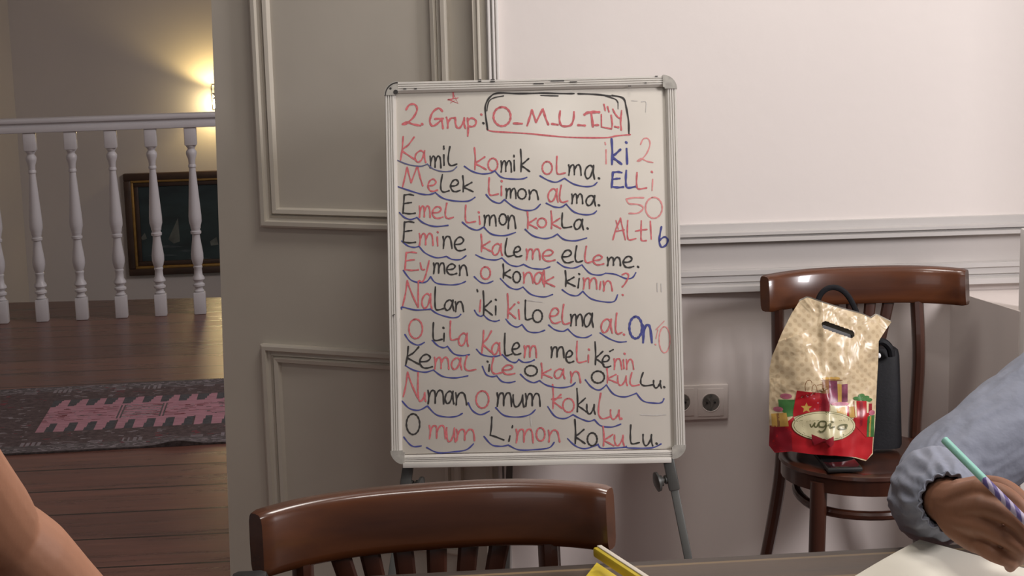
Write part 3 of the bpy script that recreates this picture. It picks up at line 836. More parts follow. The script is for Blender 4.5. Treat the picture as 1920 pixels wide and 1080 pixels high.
# line 2
write_line(1, [('M', 'r', 118, 612, 245, 742), ('e', 'r', 275, 692, 338, 770), ('l', 'k', 355, 665, 412, 775), ('e', 'k', 418, 695, 480, 772), ('k', 'k', 492, 672, 562, 772),
  ('L', 'r', 662, 685, 722, 795), ('m', 'k', 770, 750, 834, 815), ('o', 'k', 845, 755, 898, 818), ('n', 'k', 915, 760, 975, 822),
  ('a', 'r', 1035, 752, 1100, 838), ('l', 'r', 1106, 732, 1160, 840), ('m', 'k', 1185, 785, 1255, 848), ('a', 'k', 1275, 795, 1337, 862)],
  arcs=[[(80, 738), (160, 765), (240, 788), (290, 790), (325, 778)], [(325, 778), (370, 812), (440, 830), (530, 832), (575, 808)], [(645, 790), (680, 828), (730, 845), (760, 822)], [(760, 822), (820, 868), (890, 890), (950, 885), (988, 852)],
        [(1025, 845), (1075, 868), (1120, 870), (1150, 850)], [(1150, 850), (1200, 900), (1270, 918), (1320, 912), (1342, 895)]],
  extra=[('r', [(742, 738), (742, 796)]), ('r', [(744, 706)], 4), ('k', [(1358, 858)], 4.2)], label='the second line', seps=[610, 1005])
write_line(1, [('E', 'b', 1438, 648, 1512, 746, 4.0), ('L', 'b', 1527, 640, 1590, 748, 4.0), ('L', 'r', 1595, 652, 1658, 756, 3.2)], extra=[('f', [(1697, 695), (1693, 765)]), ('r', [(1692, 648)], 4)], label='the fifty note at right')
write_line(1, [('5', 'f', 1525, 805, 1640, 912, 3.0), ('0', 'f', 1652, 808, 1757, 940, 3.0)], label='the figure fifty')
# line 3
write_line(1, [('E', 'k', 120, 790, 198, 912), ('m', 'r', 222, 860, 292, 935), ('e', 'r', 302, 865, 372, 940), ('l', 'r', 384, 845, 438, 942),
  ('L', 'r', 514, 858, 578, 968), ('m', 'k', 632, 918, 708, 988), ('o', 'k', 728, 913, 774, 982), ('n', 'k', 782, 920, 832, 1005),
  ('k', 'r', 900, 895, 968, 1005), ('o', 'r', 970, 940, 1026, 998), ('k', 'r', 1050, 895, 1116, 1005), ('L', 'k', 1124, 908, 1185, 1000), ('a', 'k', 1200, 945, 1260, 1012)],
  arcs=[[(98, 905), (130, 935), (170, 948), (208, 935)], [(208, 935), (250, 970), (320, 992), (405, 985)], [(495, 965), (540, 1000), (590, 1015), (630, 995)], [(630, 995), (680, 1040), (760, 1050), (830, 1030)],
        [(892, 1010), (940, 1050), (1010, 1068), (1060, 1060), (1095, 1040)], [(1095, 1040), (1140, 1075), (1210, 1082), (1280, 1065)]],
  extra=[('r', [(602, 928), (606, 978)]), ('r', [(599, 903)], 4), ('k', [(1286, 1005)], 4.2)], label='the third line', seps=[455, 862])
write_line(2, [('A', 'r', 1446, 30, 1524, 166, 3), ('L', 'r', 1537, 46, 1590, 168, 3), ('t', 'r', 1590, 48, 1660, 176, 3), ('6', 'b', 1735, 85, 1792, 213, 3.6)],
  extra=[('r', [(1682, 50), (1688, 162)], 2.8), ('r', [(1465, 45), (1480, 100)], 2)], label='the six note at right', seps=[1712])
# line 4
write_line(2, [('E', 'k', 122, 52, 200, 186), ('m', 'r', 222, 124, 310, 202), ('n', 'k', 372, 142, 430, 220), ('e', 'k', 442, 148, 514, 236),
  ('k', 'r', 608, 132, 676, 240), ('a', 'r', 682, 190, 747, 265), ('l', 'k', 762, 158, 822, 272), ('e', 'k', 818, 208, 870, 274), ('m', 'r', 898, 222, 986, 292), ('e', 'r', 998, 228, 1080, 302),
  ('e', 'k', 1122, 230, 1195, 312), ('l', 'k', 1205, 205, 1254, 308), ('l', 'r', 1266, 208, 1316, 312), ('e', 'r', 1318, 262, 1388, 325), ('m', 'k', 1410, 275, 1494, 330), ('e', 'k', 1508, 270, 1577, 342)],
  arcs=[[(112, 175), (150, 205), (190, 215), (222, 208)], [(222, 208), (260, 250), (330, 280), (395, 272)], [(395, 272), (430, 290), (480, 292), (518, 268)],
        [(580, 262), (630, 285), (700, 295), (745, 282)], [(745, 282), (790, 322), (840, 335), (882, 322)], [(882, 322), (930, 345), (1000, 352), (1048, 338)],
        [(1095, 308), (1140, 338), (1200, 345), (1250, 325)], [(1250, 325), (1300, 378), (1360, 390), (1400, 378)], [(1400, 378), (1460, 385), (1530, 412), (1570, 405), (1590, 375)]],
  extra=[('r', [(336, 150), (340, 205)]), ('r', [(340, 119)], 3.6), ('k', [(1605, 338)], 4.2)], label='the fourth line', seps=[548, 1090])
# line 5
write_line(2, [('E', 'r', 132, 245, 218, 360), ('y', 'r', 230, 300, 288, 432), ('m', 'k', 312, 310, 384, 380), ('e', 'k', 393, 318, 460, 386), ('n', 'k', 475, 325, 527, 392),
  ('o', 'r', 612, 338, 672, 415), ('k', 'k', 748, 320, 802, 408), ('o', 'k', 815, 368, 862, 437), ('n', 'r', 880, 370, 942, 440), ('a', 'r', 948, 370, 1008, 447), ('k', 'r', 1004, 360, 1078, 462),
  ('k', 'k', 1140, 362, 1207, 460), ('m', 'r', 1258, 405, 1345, 477), ('n', 'r', 1385, 425, 1442, 490)],
  arcs=[[(122, 360), (170, 420), (230, 438), (270, 430), (295, 400)], [(295, 400), (330, 440), (420, 452), (480, 445), (515, 430)], [(570, 400), (610, 435), (650, 442), (688, 428)],
        [(735, 412), (790, 465), (840, 480), (878, 465)], [(878, 465), (930, 512), (1010, 528), (1065, 512)], [(1125, 482), (1170, 512), (1220, 520), (1255, 492)], [(1255, 492), (1310, 540), (1400, 560), (1455, 555), (1475, 515)]],
  extra=[('k', [(1233, 412), (1226, 470)]), ('k', [(1233, 383)], 3.8), ('r', [(1369, 432), (1363, 480)]), ('r', [(1505, 388), (1530, 378), (1545, 395), (1525, 440), (1505, 465)], 3), ('r', [(1508, 515)], 3.6)], label='the fifth line', seps=[545, 710, 1100])
# line 6
write_line(2, [('N', 'r', 118, 425, 235, 592), ('a', 'r', 238, 505, 302, 602), ('L', 'k', 322, 465, 380, 610), ('a', 'k', 382, 545, 442, 614), ('n', 'k', 450, 555, 503, 620),
  ('k', 'k', 622, 490, 684, 642), ('k', 'r', 776, 508, 832, 662), ('L', 'k', 892, 548, 934, 672), ('o', 'k', 940, 610, 1000, 688),
  ('e', 'r', 1045, 595, 1114, 694), ('l', 'r', 1122, 575, 1176, 700), ('m', 'k', 1178, 635, 1255, 710), ('a', 'k', 1262, 628, 1322, 718), ('a', 'r', 1370, 665, 1442, 755), ('l', 'r', 1460, 630, 1502, 762)],
  arcs=[[(112, 605), (118, 592), (200, 610), (295, 605)], [(295, 605), (340, 635), (420, 658), (465, 655), (485, 638)], [(572, 612), (590, 640), (612, 650), (628, 640)], [(628, 640), (660, 670), (700, 682), (728, 675)],
        [(770, 668), (800, 702), (840, 718), (872, 702)], [(872, 702), (910, 745), (970, 752), (1015, 738)], [(1040, 705), (1080, 735), (1130, 745), (1160, 730)], [(1160, 730), (1210, 775), (1270, 785), (1310, 768)], [(1365, 755), (1420, 790), (1480, 812), (1530, 810)]],
  extra=[('r', [(610, 548), (605, 620)]), ('k', [(588, 482), (592, 494)]), ('k', [(706, 585), (706, 640)]), ('k', [(707, 546)], 3.8), ('r', [(850, 608), (856, 668)]), ('r', [(850, 563)], 3.8), ('r', [(1516, 765)], 4)], label='the sixth line', seps=[540, 745, 1028, 1345])
write_line(2, [('O', 'b', 1550, 652, 1630, 790, 4.4), ('n', 'b', 1633, 700, 1692, 815, 4.4), ('0', 'f', 1738, 715, 1806, 880, 2.2)], extra=[('f', [(1718, 735), (1770, 680)], 1.8), ('f', [(1730, 735), (1718, 790)], 1.6), ('f', [(1715, 828)], 2.6)], label='the ten note at right', seps=[1703])
# line 7
write_line(2, [('O', 'r', 158, 668, 243, 790), ('L', 'k', 310, 690, 368, 803), ('L', 'r', 418, 680, 468, 800), ('a', 'r', 470, 755, 532, 838),
  ('K', 'r', 618, 740, 682, 882), ('a', 'r', 680, 815, 737, 894), ('L', 'k', 762, 758, 808, 898), ('e', 'k', 808, 815, 864, 892), ('m', 'r', 885, 832, 963, 910),
  ('m', 'k', 1055, 840, 1137, 910), ('e', 'k', 1146, 865, 1198, 942), ('L', 'r', 1217, 808, 1278, 942), ('k', 'k', 1328, 812, 1388, 955), ('e', 'k', 1376, 895, 1432, 972), ('n', 'r', 1452, 915, 1502, 985), ('n', 'r', 1530, 920, 1577, 985, 2.8)],
  arcs=[[(132, 765), (165, 810), (215, 832), (255, 815)], [(305, 802), (340, 835), (375, 848), (402, 840)], [(402, 840), (440, 885), (490, 898), (540, 892)],
        [(585, 858), (620, 892), (690, 905), (748, 892)], [(748, 892), (790, 930), (830, 942), (852, 922)], [(852, 922), (880, 940), (920, 938), (950, 925)]],
  extra=[('k', [(380, 758), (379, 806)]), ('k', [(376, 723)], 4), ('r', [(1291, 895), (1291, 940)]), ('r', [(1295, 860)], 3.8), ('k', [(1426, 872), (1448, 860)], 2.8), ('r', [(1512, 925), (1516, 980)]), ('r', [(1520, 886)], 3.8)], label='the seventh line', seps=[282, 562, 1000])
# line 8
write_line(3, [('K', 'k', 138, 100, 224, 215), ('e', 'k', 222, 148, 306, 236), ('m', 'r', 318, 165, 410, 242), ('a', 'r', 425, 170, 492, 246), ('l', 'r', 506, 160, 580, 252),
  ('l', 'r', 676, 170, 745, 272), ('e', 'r', 745, 215, 826, 276), ('O', 'k', 890, 220, 968, 285), ('k', 'r', 988, 205, 1062, 298, 3), ('a', 'r', 1075, 240, 1142, 302, 3), ('n', 'r', 1178, 255, 1242, 328, 3),
  ('O', 'k', 1312, 255, 1392, 330), ('k', 'r', 1402, 238, 1472, 330, 3), ('u', 'r', 1475, 285, 1537, 346, 3), ('l', 'r', 1550, 265, 1612, 348, 3), ('l', 'k', 1616, 265, 1698, 348), ('u', 'k', 1702, 315, 1752, 362)],
  arcs=[[(135, 220), (190, 250), (260, 262), (312, 248)], [(312, 248), (370, 288), (450, 298), (530, 285)], [(622, 225), (645, 275), (680, 290), (712, 285)], [(712, 285), (745, 320), (790, 328), (828, 320)],
        [(862, 275), (900, 310), (945, 328), (982, 315)], [(982, 315), (1030, 345), (1110, 360), (1180, 350), (1208, 328)], [(1272, 310), (1310, 355), (1360, 375), (1405, 342)], [(1405, 342), (1450, 400), (1520, 418), (1595, 395)], [(1595, 395), (1640, 445), (1720, 458), (1755, 452), (1768, 430)]],
  extra=[('k', [(666, 215), (663, 256)]), ('k', [(655, 195)], 3.6), ('k', [(1770, 356)], 4)], label='the eighth line', seps=[600, 848, 1258])
# line 9
write_line(3, [('N', 'r', 122, 262, 232, 424), ('u', 'r', 216, 390, 264, 446), ('m', 'k', 276, 372, 378, 462), ('a', 'k', 385, 380, 442, 462), ('n', 'k', 452, 388, 523, 468),
  ('O', 'r', 582, 380, 662, 488), ('m', 'k', 713, 388, 806, 477), ('u', 'k', 815, 405, 885, 482), ('m', 'k', 893, 393, 986, 477),
  ('k', 'r', 1060, 340, 1124, 490), ('o', 'r', 1130, 428, 1200, 515), ('k', 'k', 1213, 365, 1278, 512), ('u', 'k', 1280, 465, 1334, 527), ('l', 'r', 1350, 395, 1428, 556), ('u', 'r', 1430, 500, 1492, 560)],
  arcs=[[(115, 445), (160, 490), (220, 502), (275, 475)], [(275, 475), (330, 530), (400, 545), (460, 540), (495, 522)], [(532, 455), (560, 505), (610, 530), (665, 508)], [(705, 485), (760, 535), (850, 545), (920, 530), (955, 500)],
        [(1035, 480), (1080, 540), (1140, 555), (1195, 530)], [(1195, 530), (1230, 550), (1290, 572), (1330, 562)], [(1330, 562), (1370, 600), (1440, 608), (1495, 590)]],
  extra=[('r', [(1500, 555)], 4), ('r', [(1060, 432), (1120, 422)], 2.6)], label='the ninth line', seps=[528, 685, 1010])
# line 10
write_line(3, [('O', 'k', 142, 525, 226, 655), ('m', 'r', 285, 595, 388, 682), ('u', 'r', 395, 613, 452, 702), ('m', 'r', 456, 620, 572, 694), ('m', 'r', 833, 618, 942, 707), ('o', 'r', 963, 613, 1016, 696), ('n', 'r', 1038, 625, 1110, 702),
  ('k', 'k', 1200, 560, 1270, 712), ('o', 'k', 1285, 645, 1346, 726), ('k', 'r', 1378, 605, 1452, 726), ('u', 'r', 1455, 660, 1517, 727), ('L', 'k', 1556, 595, 1612, 715), ('u', 'k', 1635, 655, 1697, 727)],
  arcs=[[(125, 672), (160, 715), (190, 732), (235, 728)], [(270, 738), (340, 770), (440, 765), (520, 752), (565, 715)], [(632, 668), (680, 720), (740, 730), (785, 722)], [(785, 722), (850, 752), (940, 752), (1040, 740), (1075, 705)],
        [(1160, 682), (1210, 728), (1270, 745), (1345, 722), (1352, 716)], [(1352, 716), (1372, 742), (1450, 742), (1530, 735)], [(1530, 730), (1540, 740), (1620, 742), (1700, 738), (1750, 715)]],
  extra=[('k', [(681, 545), (679, 600), (672, 660)]), ('k', [(672, 660), (700, 668), (757, 690)]), ('k', [(796, 665), (789, 698)]), ('k', [(812, 600), (810, 612)], 3), ('k', [(1722, 713)], 4.2)], label='the bottom line', seps=[255, 610, 1140])
# faint leftovers of wiped writing and dirt on the frame
ink = Ink(); T1 = mapper(1); T2 = mapper(2); T3 = mapper(3)
for st in ([(1562, 198), (1600, 200)], [(1625, 205), (1655, 208), (1652, 270)]): ink.stroke([T1(*p) for p in st], 1.3)
for st in ([(1725, 440), (1727, 495)], [(1750, 445), (1752, 495)], [(905, 550), (1000, 560)]): ink.stroke([T2(*p) for p in st], 1.6)
for st in ([(925, 540), (930, 600)], [(1620, 530), (1700, 535), (1780, 530)]): ink.stroke([T3(*p) for p in st], 1.8)
ink.done('wiped_ink_traces', M_smear, 'faint grey traces of wiped writing')['kind'] = 'stuff'
mb = MB()
for px, py, w in ((1010, 158.5, 20), (1045, 153, 26), (1075, 155, 14), (900, 151, 6), (924, 151, 8), (900, 154, 6), (924, 154.5, 9), (1230, 144.5, 5), (1210, 157, 4), (1180, 163, 6), (760, 168, 6), (780, 168, 5), (740, 590, 2.5), (738, 592, 2.5), (920, 867, 1.6)):
    u, v = buv(px, py); mb.box(bw(u, v, 0.0125), (w * 3.7 / FPX, 1.6 * 3.7 / FPX, 0.0012), Bm)
for py, h in ((640, 22), (668, 14), (700, 10), (812, 16), (826, 10), (600, 8)):
    u, v = buv(749 if py < 760 else 752, py); mb.box(bw(u, v, 0.0042), (1.8 * 3.7 / FPX, h * 3.7 / FPX, 0.0012), Bm)
mb.build('ink_smudges', M_ink, easel)['kind'] = 'stuff'

# ------------------------------------------------------------------ bentwood chairs (one built, copied)
def make_chair(name, label, group, dx=0.0):
    c = thing(name, label, 'chair', group=group)
    cw, fwd, zt, hgt = 0.464, 0.054, 0.875, 0.084
    yb = 0.205
    def crest_c(t):        # t -1..1
        return Vector((t * cw / 2, yb - fwd * abs(t) ** 3.0, 0))
    mb = MB(); N = 56; rings = []
    prof = []
    for k in range(16):
        a = 2 * math.pi * k / 16
        x, y = math.cos(a), math.sin(a)
        sx = math.copysign(abs(x) ** 0.5, x); sy = math.copysign(abs(y) ** 0.4, y)
        prof.append((sx * 0.0185, sy * 0.5))
    tilt = R(10)
    for i in range(N + 1):
        t = -1 + 2 * i / N
        p = crest_c(t); d = (crest_c(min(1, t + .02)) - crest_c(max(-1, t - .02))).normalized()
        nrm = Vector((-d.y, d.x, 0))
        top = zt - 0.005 * abs(t) ** 2.2; bot = zt - hgt - 0.004 * abs(t) ** 2
        e = 1.0
        if abs(t) > 0.95: e = 0.95 + 0.05 * math.sqrt(max(0, 1 - ((abs(t) - 0.95) / 0.05) ** 2))
        mz = (top + bot) / 2; hh = (top - bot) * e
        ring = []
        for a, b in prof:
            z = mz + b * hh
            off = (z - zt) * math.tan(tilt)
            thick = a * (0.80 + 0.20 * math.sqrt(max(0, 1 - (max(0, abs(t) - 0.95) / 0.05) ** 2)))
            ring.append(mb.bm.verts.new(p + nrm * (thick) + Vector((0, off, z))))
        rings.append(ring)
    for i in range(N):
        for k in range(16): mb._f([rings[i][k], rings[i][(k + 1) % 16], rings[i + 1][(k + 1) % 16], rings[i + 1][k]])
    mb._f(rings[0]); mb._f(list(reversed(rings[-1])))
    mb.build('crest_rail', M_chair, c, local=True)
    def back_y(x, z):
        t = x / (cw / 2); return yb - fwd * abs(t) ** 3.0 + (z - zt) * math.tan(tilt)
    zc = zt - hgt + 0.012
    for xt in (-.117, -.077, -.031, .015, .059, .102):
        xb = xt * .30 + dx; xt += dx
        p = spline([(xt, back_y(xt, zc), zc), (xt * .66 + xb * .34, back_y((xt + xb) / 2, .70) + 0.002, .70), (xt * .3 + xb * .7, .170, .57), (xb, 0.160, 0.478)], 6)
        mb = MB(); mb.tube(p, [0.0142 - 0.006 * k / (len(p) - 1) for k in range(len(p))], 8, sx=1.0, sy=0.45, up=(1, 0, 0)); mb.build('slat', M_chair2, c, local=True)
    for s in (-1, 1):
        p = spline([(s * .164 + dx, back_y(s * .164 + dx, zc - .005) + .003, zc - .005), (s * .162 + dx, .155, .66), (s * .154 + dx, .152, .47), (s * .168 + dx, .172, .30), (s * .212 + dx, .235, .0)], 7)
        mb = MB(); mb.tube(p, [0.0165] * (len(p) - 8) + [0.0165 - 0.003 * k / 7 for k in range(8)], 10, sx=1.1, sy=0.9); mb.build('rear_leg', M_chair2, c, local=True)
        p = [(s * .128 + dx, -.112, .462), (s * .136 + dx, -.124, .25), (s * .146 + dx, -.142, 0.0)]
        mb = MB(); mb.tube(p, [0.0185, 0.0175, 0.012], 14); mb.build('front_leg', M_chair2, c, local=True)
    # round seat with rolled edge and slight dish, bentwood apron
    mb = MB()
    mb.lathe([(0.0001, .476), (0.11, .477), (0.15, .483), (0.175, .487), (0.186, .483), (0.188, .476), (0.182, .470), (0.0001, .470)], (dx, 0.008, 0), 40, cap=False)
    mb.build('seat', M_chair2, c, local=True)
    mb = MB(); mb.lathe([(0.172, .471), (0.183, .471), (0.183, .441), (0.172, .441), (0.172, .471)], (dx, 0.008, 0), 40, cap=False); mb.build('seat_apron', M_chair2, c, local=True)
    pts = []
    for k in range(25):
        a = R(-212 + 244 * k / 24)
        r = 0.155
        y = math.sin(a) * r; x = math.cos(a) * (r - .006)
        pts.append((x + dx, y * .98, 0.392 + 0.03 * max(0, (y + .1) / .27)))
    mb = MB(); mb.tube(pts, 0.0105, 10); mb.build('stretcher_hoop', M_chair2, c, local=True)
    return c
chair_f = make_chair('bentwood_chair', 'dark brown wooden chair in the foreground, tucked under the table before the whiteboard', 'brown bentwood chairs', -0.010)
chair_b = make_chair('bentwood_chair', 'dark brown wooden chair against the wall, carrying the gift-printed bag', 'brown bentwood chairs', -0.036)
cfp = at_y(806, 906, 2.195)
yawF = R(9)
chair_f.rotation_euler = (0, 0, yawF)
off = Matrix.Rotation(yawF, 3, 'Z') @ Vector((0, 0.205, 0))
chair_f.location = (cfp.x - off.x, cfp.y - off.y, 0)
yawB = R(2.5)
cbp = at_y(1612, 500, 3.87)
off = Matrix.Rotation(yawB, 3, 'Z') @ Vector((0, 0.205, 0))
chair_b.location = (cbp.x - off.x, cbp.y - off.y, 0)
chair_b.rotation_euler = (0, 0, yawB)
print('CHAIR crest z', cfp.z, cbp.z, 'loc', chair_f.location[:], chair_b.location[:])
SEAT = 0.4875

# ------------------------------------------------------------------ table
TZ = 0.786
tA = at_z(900, 1067, TZ); tB = at_z(1670, 1025.5, TZ)
td = (tB - tA).normalized(); tn = Vector((td.y, -td.x, 0))
table = thing('table', 'brown wood-grain table across the bottom of the picture', 'table', tA + tn * 0.31 - Vector((0, 0, TZ)))
Trot = frame3(td, -tn, Vector((0, 0, 1)))
def tp_(u, v, z): return tA + td * u + tn * v + Vector((0, 0, z - TZ))
mb = MB(); mb.box(tp_(0.25, 0.31, TZ - 0.016), (1.7, 0.62, 0.032), Trot, 0.004); mb.build('tabletop', M_table, table)
mb = MB()
for v in (0.08, 0.54): mb.box(tp_(0.25, v, TZ - 0.07), (1.5, 0.022, 0.075), Trot)
mb.build('apron', M_chair2, table)
for u in (-0.53, 1.03):
    for v in (0.08, 0.54):
        mb = MB(); mb.box(tp_(u, v, (TZ - .033) / 2), (0.055, 0.055, TZ - .033), Trot, 0.004); mb.build('leg', M_chair2, table)
print('TABLE edge', tA[:], tB[:])

# paper on the table under the writing hand
M_paper = mat('paper', (0.72, 0.68, 0.58), 0.7, var=0.06, scale=6)
pc = at_z(1724, 1011, TZ + 0.012); pl_ = at_z(1572, 1082, TZ + 0.012); pr_ = at_z(1830, 1040, TZ + .012)
e1 = (pl_ - pc).normalized(); e2 = Vector((-e1.y, e1.x, 0))
if e2.dot(pr_ - pc) < 0: e2 = -e2
mb = MB(); n = 14
def pp(i, j, top):
    u = 0.30 * i / n; v = 0.215 * j / n
    h = 0.0115 - 0.009 * min(1, (u + v * .7) / 0.16) + 0.0015 * math.sin(u * 18) 
    return pc + e1 * u + e2 * v + Vector((0, 0, -0.012 + max(h, 0.0025) + (0.0 if top else -0.0016)))
gt = [[mb.bm.verts.new(pp(i, j, True)) for j in range(n + 1)] for i in range(n + 1)]
gb = [[mb.bm.verts.new(pp(i, j, False)) for j in range(n + 1)] for i in range(n + 1)]
for i in range(n):
    for j in range(n):
        mb._f([gt[i][j], gt[i + 1][j], gt[i + 1][j + 1], gt[i][j + 1]]); mb._f([gb[i][j], gb[i][j + 1], gb[i + 1][j + 1], gb[i + 1][j]])
for k in range(n):
    for a, b, c, d in ((gt[k][0], gt[k + 1][0], gb[k + 1][0], gb[k][0]), (gt[k][n], gb[k][n], gb[k + 1][n], gt[k + 1][n]), (gt[0][k], gb[0][k], gb[0][k + 1], gt[0][k + 1]), (gt[n][k], gt[n][k + 1], gb[n][k + 1], gb[n][k])):
        mb._f([a, b, c, d])
tag(mb.build('paper_sheet', M_paper), 'cream paper under the writing hand at the table edge', 'paper')

# yellow booklet, cover lifted
M_yel = mat('yellow_card', (0.62, 0.47, 0.035), 0.45, var=0.1, scale=10)
M_yel2 = mat('pale_page_edge', (0.62, 0.56, 0.46), 0.6, var=0.1, scale=30)
zc_ = TZ + 0.034
ca = at_z(1108, 1026, zc_); cb = at_z(1196, 1084, zc_)
cdir = (cb - ca).normalized(); cn = Vector((-cdir.y, cdir.x, 0))
if cn.x < 0: cn = -cn
bk = thing('yellow_booklet', 'yellow booklet with lifted cover on the table before the foreground chair', 'booklet', (ca.x, ca.y, TZ))
Crot = frame3(cdir, cn, Vector((0, 0, 1)))
mb = MB(); mb.box(ca + cdir * 0.12 + cn * 0.008 - Vector((0, 0, 0.0065)), (0.24, 0.012, 0.013), Crot, 0.003); mb.build('cover', M_yel, bk)
mb = MB(); mb.box(ca + cdir * 0.12 + cn * 0.0105 + Vector((0, 0, 0.0006)), (0.236, 0.0065, 0.0022), Crot, 0.0006); mb.build('page_edge', M_yel2, bk)
bq = at_z(1119, 1056, TZ + 0.003); bl1 = at_z(1092, 1090, TZ + 0.003)
e_a = (bl1 - bq); e_b = cdir * 0.22
mb = MB()
pb = [bq, bq + e_a.normalized() * 0.2, bq + e_a.normalized() * 0.2 + cdir * 0.2, bq + cdir * 0.2]
lo = [mb.bm.verts.new(Vector((p.x, p.y, TZ + .0006))) for p in pb]; hi_ = [mb.bm.verts.new(Vector((p.x, p.y, TZ + .004))) for p in pb]
mb._f(lo); mb._f(hi_)
for i in range(4): mb._f([lo[i], lo[(i + 1) % 4], hi_[(i + 1) % 4], hi_[i]])
mb.build('back_cover', M_yel, bk)
mb = MB(); mb.box(ca + cdir * 0.15 + cn * 0.024 + Vector((0, 0, -0.022)), (0.18, 0.012, 0.022), Crot, 0.002); mb.build('spine', M_yel, bk)

# black case, only its top shows
bc = at_y(470, 1092, 2.02)
case = MB(); 
for i in range(1):
    case.box((bc.x, bc.y - 0.01, TZ + 0.0005 + (at_y(470, 1074, 2.02).z - TZ) / 2), (0.046, 0.05, at_y(470, 1074, 2.02).z - TZ), Trot, 0.009)
tag(case.build('pencil_case', M_black), 'black case at the table, its top showing before the chair', 'case')

# ------------------------------------------------------------------ things on the back chair
def seat_at(px, py): return at_z(px, py, SEAT)
# gift-printed plastic bag
bgb = seat_at(1545, 858); 
BGY = bgb.y
BGN = Vector((0, -math.cos(R(9)), math.sin(R(9)))); BGU = Vector((0, math.sin(R(9)), math.cos(R(9))))
BG0 = Vector((bgb.x, BGY, SEAT + 0.002))
def gpt(px, py):
    p = at_plane(px, py, BG0, BGN) - BG0
    return p.x, p.dot(BGU)
left_e = [(1453, 846), (1442.5, 832), (1441.6, 767), (1442.5, 691), (1447, 666), (1463, 625), (1482, 587), (1497, 564)]
right_e = [(1633, 849), (1634.6, 817), (1639, 770), (1642.5, 729), (1647, 666), (1646, 640), (1660, 620), (1672, 604)]
LE = [gpt(*p) for p in left_e]; RE = [gpt(*p) for p in right_e]
vtop_l, vtop_r = LE[-1][1], RE[-1][1]
def edge_at(E, v):
    if v <= E[0][1]: return E[0][0]
    for a, b in zip(E, E[1:]):
        if a[1] <= v <= b[1]:
            return a[0] + (b[0] - a[0]) * (v - a[1]) / max(1e-6, (b[1] - a[1]))
    return E[-1][0]
TOPE = [gpt(*p) for p in ((1497, 564), (1513, 557), (1546, 568), (1580, 578), (1620, 588), (1639, 596), (1652, 589), (1683, 603))]
def top_v(f):
    u = f
    k = f * (len(TOPE) - 1); i = min(int(k), len(TOPE) - 2); t = k - i
    return (TOPE[i][0] + (TOPE[i + 1][0] - TOPE[i][0]) * t, TOPE[i][1] + (TOPE[i + 1][1] - TOPE[i][1]) * t)
BOTE = [gpt(*p) for p in ((1453, 846), (1476, 842), (1520, 846), (1560, 848), (1590, 852), (1617, 861), (1633, 849))]
def bot_v(f):
    k = f * (len(BOTE) - 1); i = min(int(k), len(BOTE) - 2); t = k - i
    return (BOTE[i][0] + (BOTE[i + 1][0] - BOTE[i][0]) * t, BOTE[i][1] + (BOTE[i + 1][1] - BOTE[i][1]) * t)
def bag_uv(f, g):
    """Coons patch over the outline"""
    def side(E, g):
        k = g * (len(E) - 1); i = min(int(k), len(E) - 2); t = k - i
        return (E[i][0] + (E[i + 1][0] - E[i][0]) * t, E[i][1] + (E[i + 1][1] - E[i][1]) * t)
    l, r, tt, bb = side(LE, g), side(RE, g), top_v(f), bot_v(f)
    out = []
    for c in (0, 1):
        lin = (1 - f) * l[c] + f * r[c] + (1 - g) * bb[c] + g * tt[c]
        bil = (1 - f) * (1 - g) * BOTE[0][c] + f * (1 - g) * BOTE[-1][c] + (1 - f) * g * TOPE[0][c] + f * g * TOPE[-1][c]
        out.append(lin - bil)
    return out
def bag_bulge(u, v):
    uu = (u - gpt(1545, 700)[0]) / 0.125; vv = v / 0.34
    b = 0.060 * max(0, 1 - abs(uu) ** 2.2) * max(0.0, min(1, 1.25 - vv)) ** 0.8
    # creases
    b += 0.006 * math.sin(14 * u * 3 + 26 * v) * max(0, 1 - abs(uu)) * 0.6
    b += 0.010 * noise.noise((u * 14, v * 11, 3.1)) + 0.004 * noise.noise((u * 40, v * 34, 8.1))
    d = abs(u - gpt(1541, 750)[0]); b += 0.004 * math.exp(-d * d / 0.00006)
    # diagonal fold from the handle to the middle
    a1, a2 = gpt(1508, 640), gpt(1532, 700)
    dx, dy = a2[0] - a1[0], a2[1] - a1[1]; L2 = math.hypot(dx, dy)
    dist = ((u - a1[0]) * dy - (v - a1[1]) * dx) / L2
    along = ((u - a1[0]) * dx + (v - a1[1]) * dy) / (L2 * L2)
    if -0.3 < along < 1.4: b += 0.010 / (1 + math.exp(-dist * 260)) * math.exp(-(dist / .05) ** 2)
    return b
def bag_front(u, v, off=0.0): return BG0 + Vector((u, 0, 0)) + BGU * v + BGN * (bag_bulge(u, v) + off)
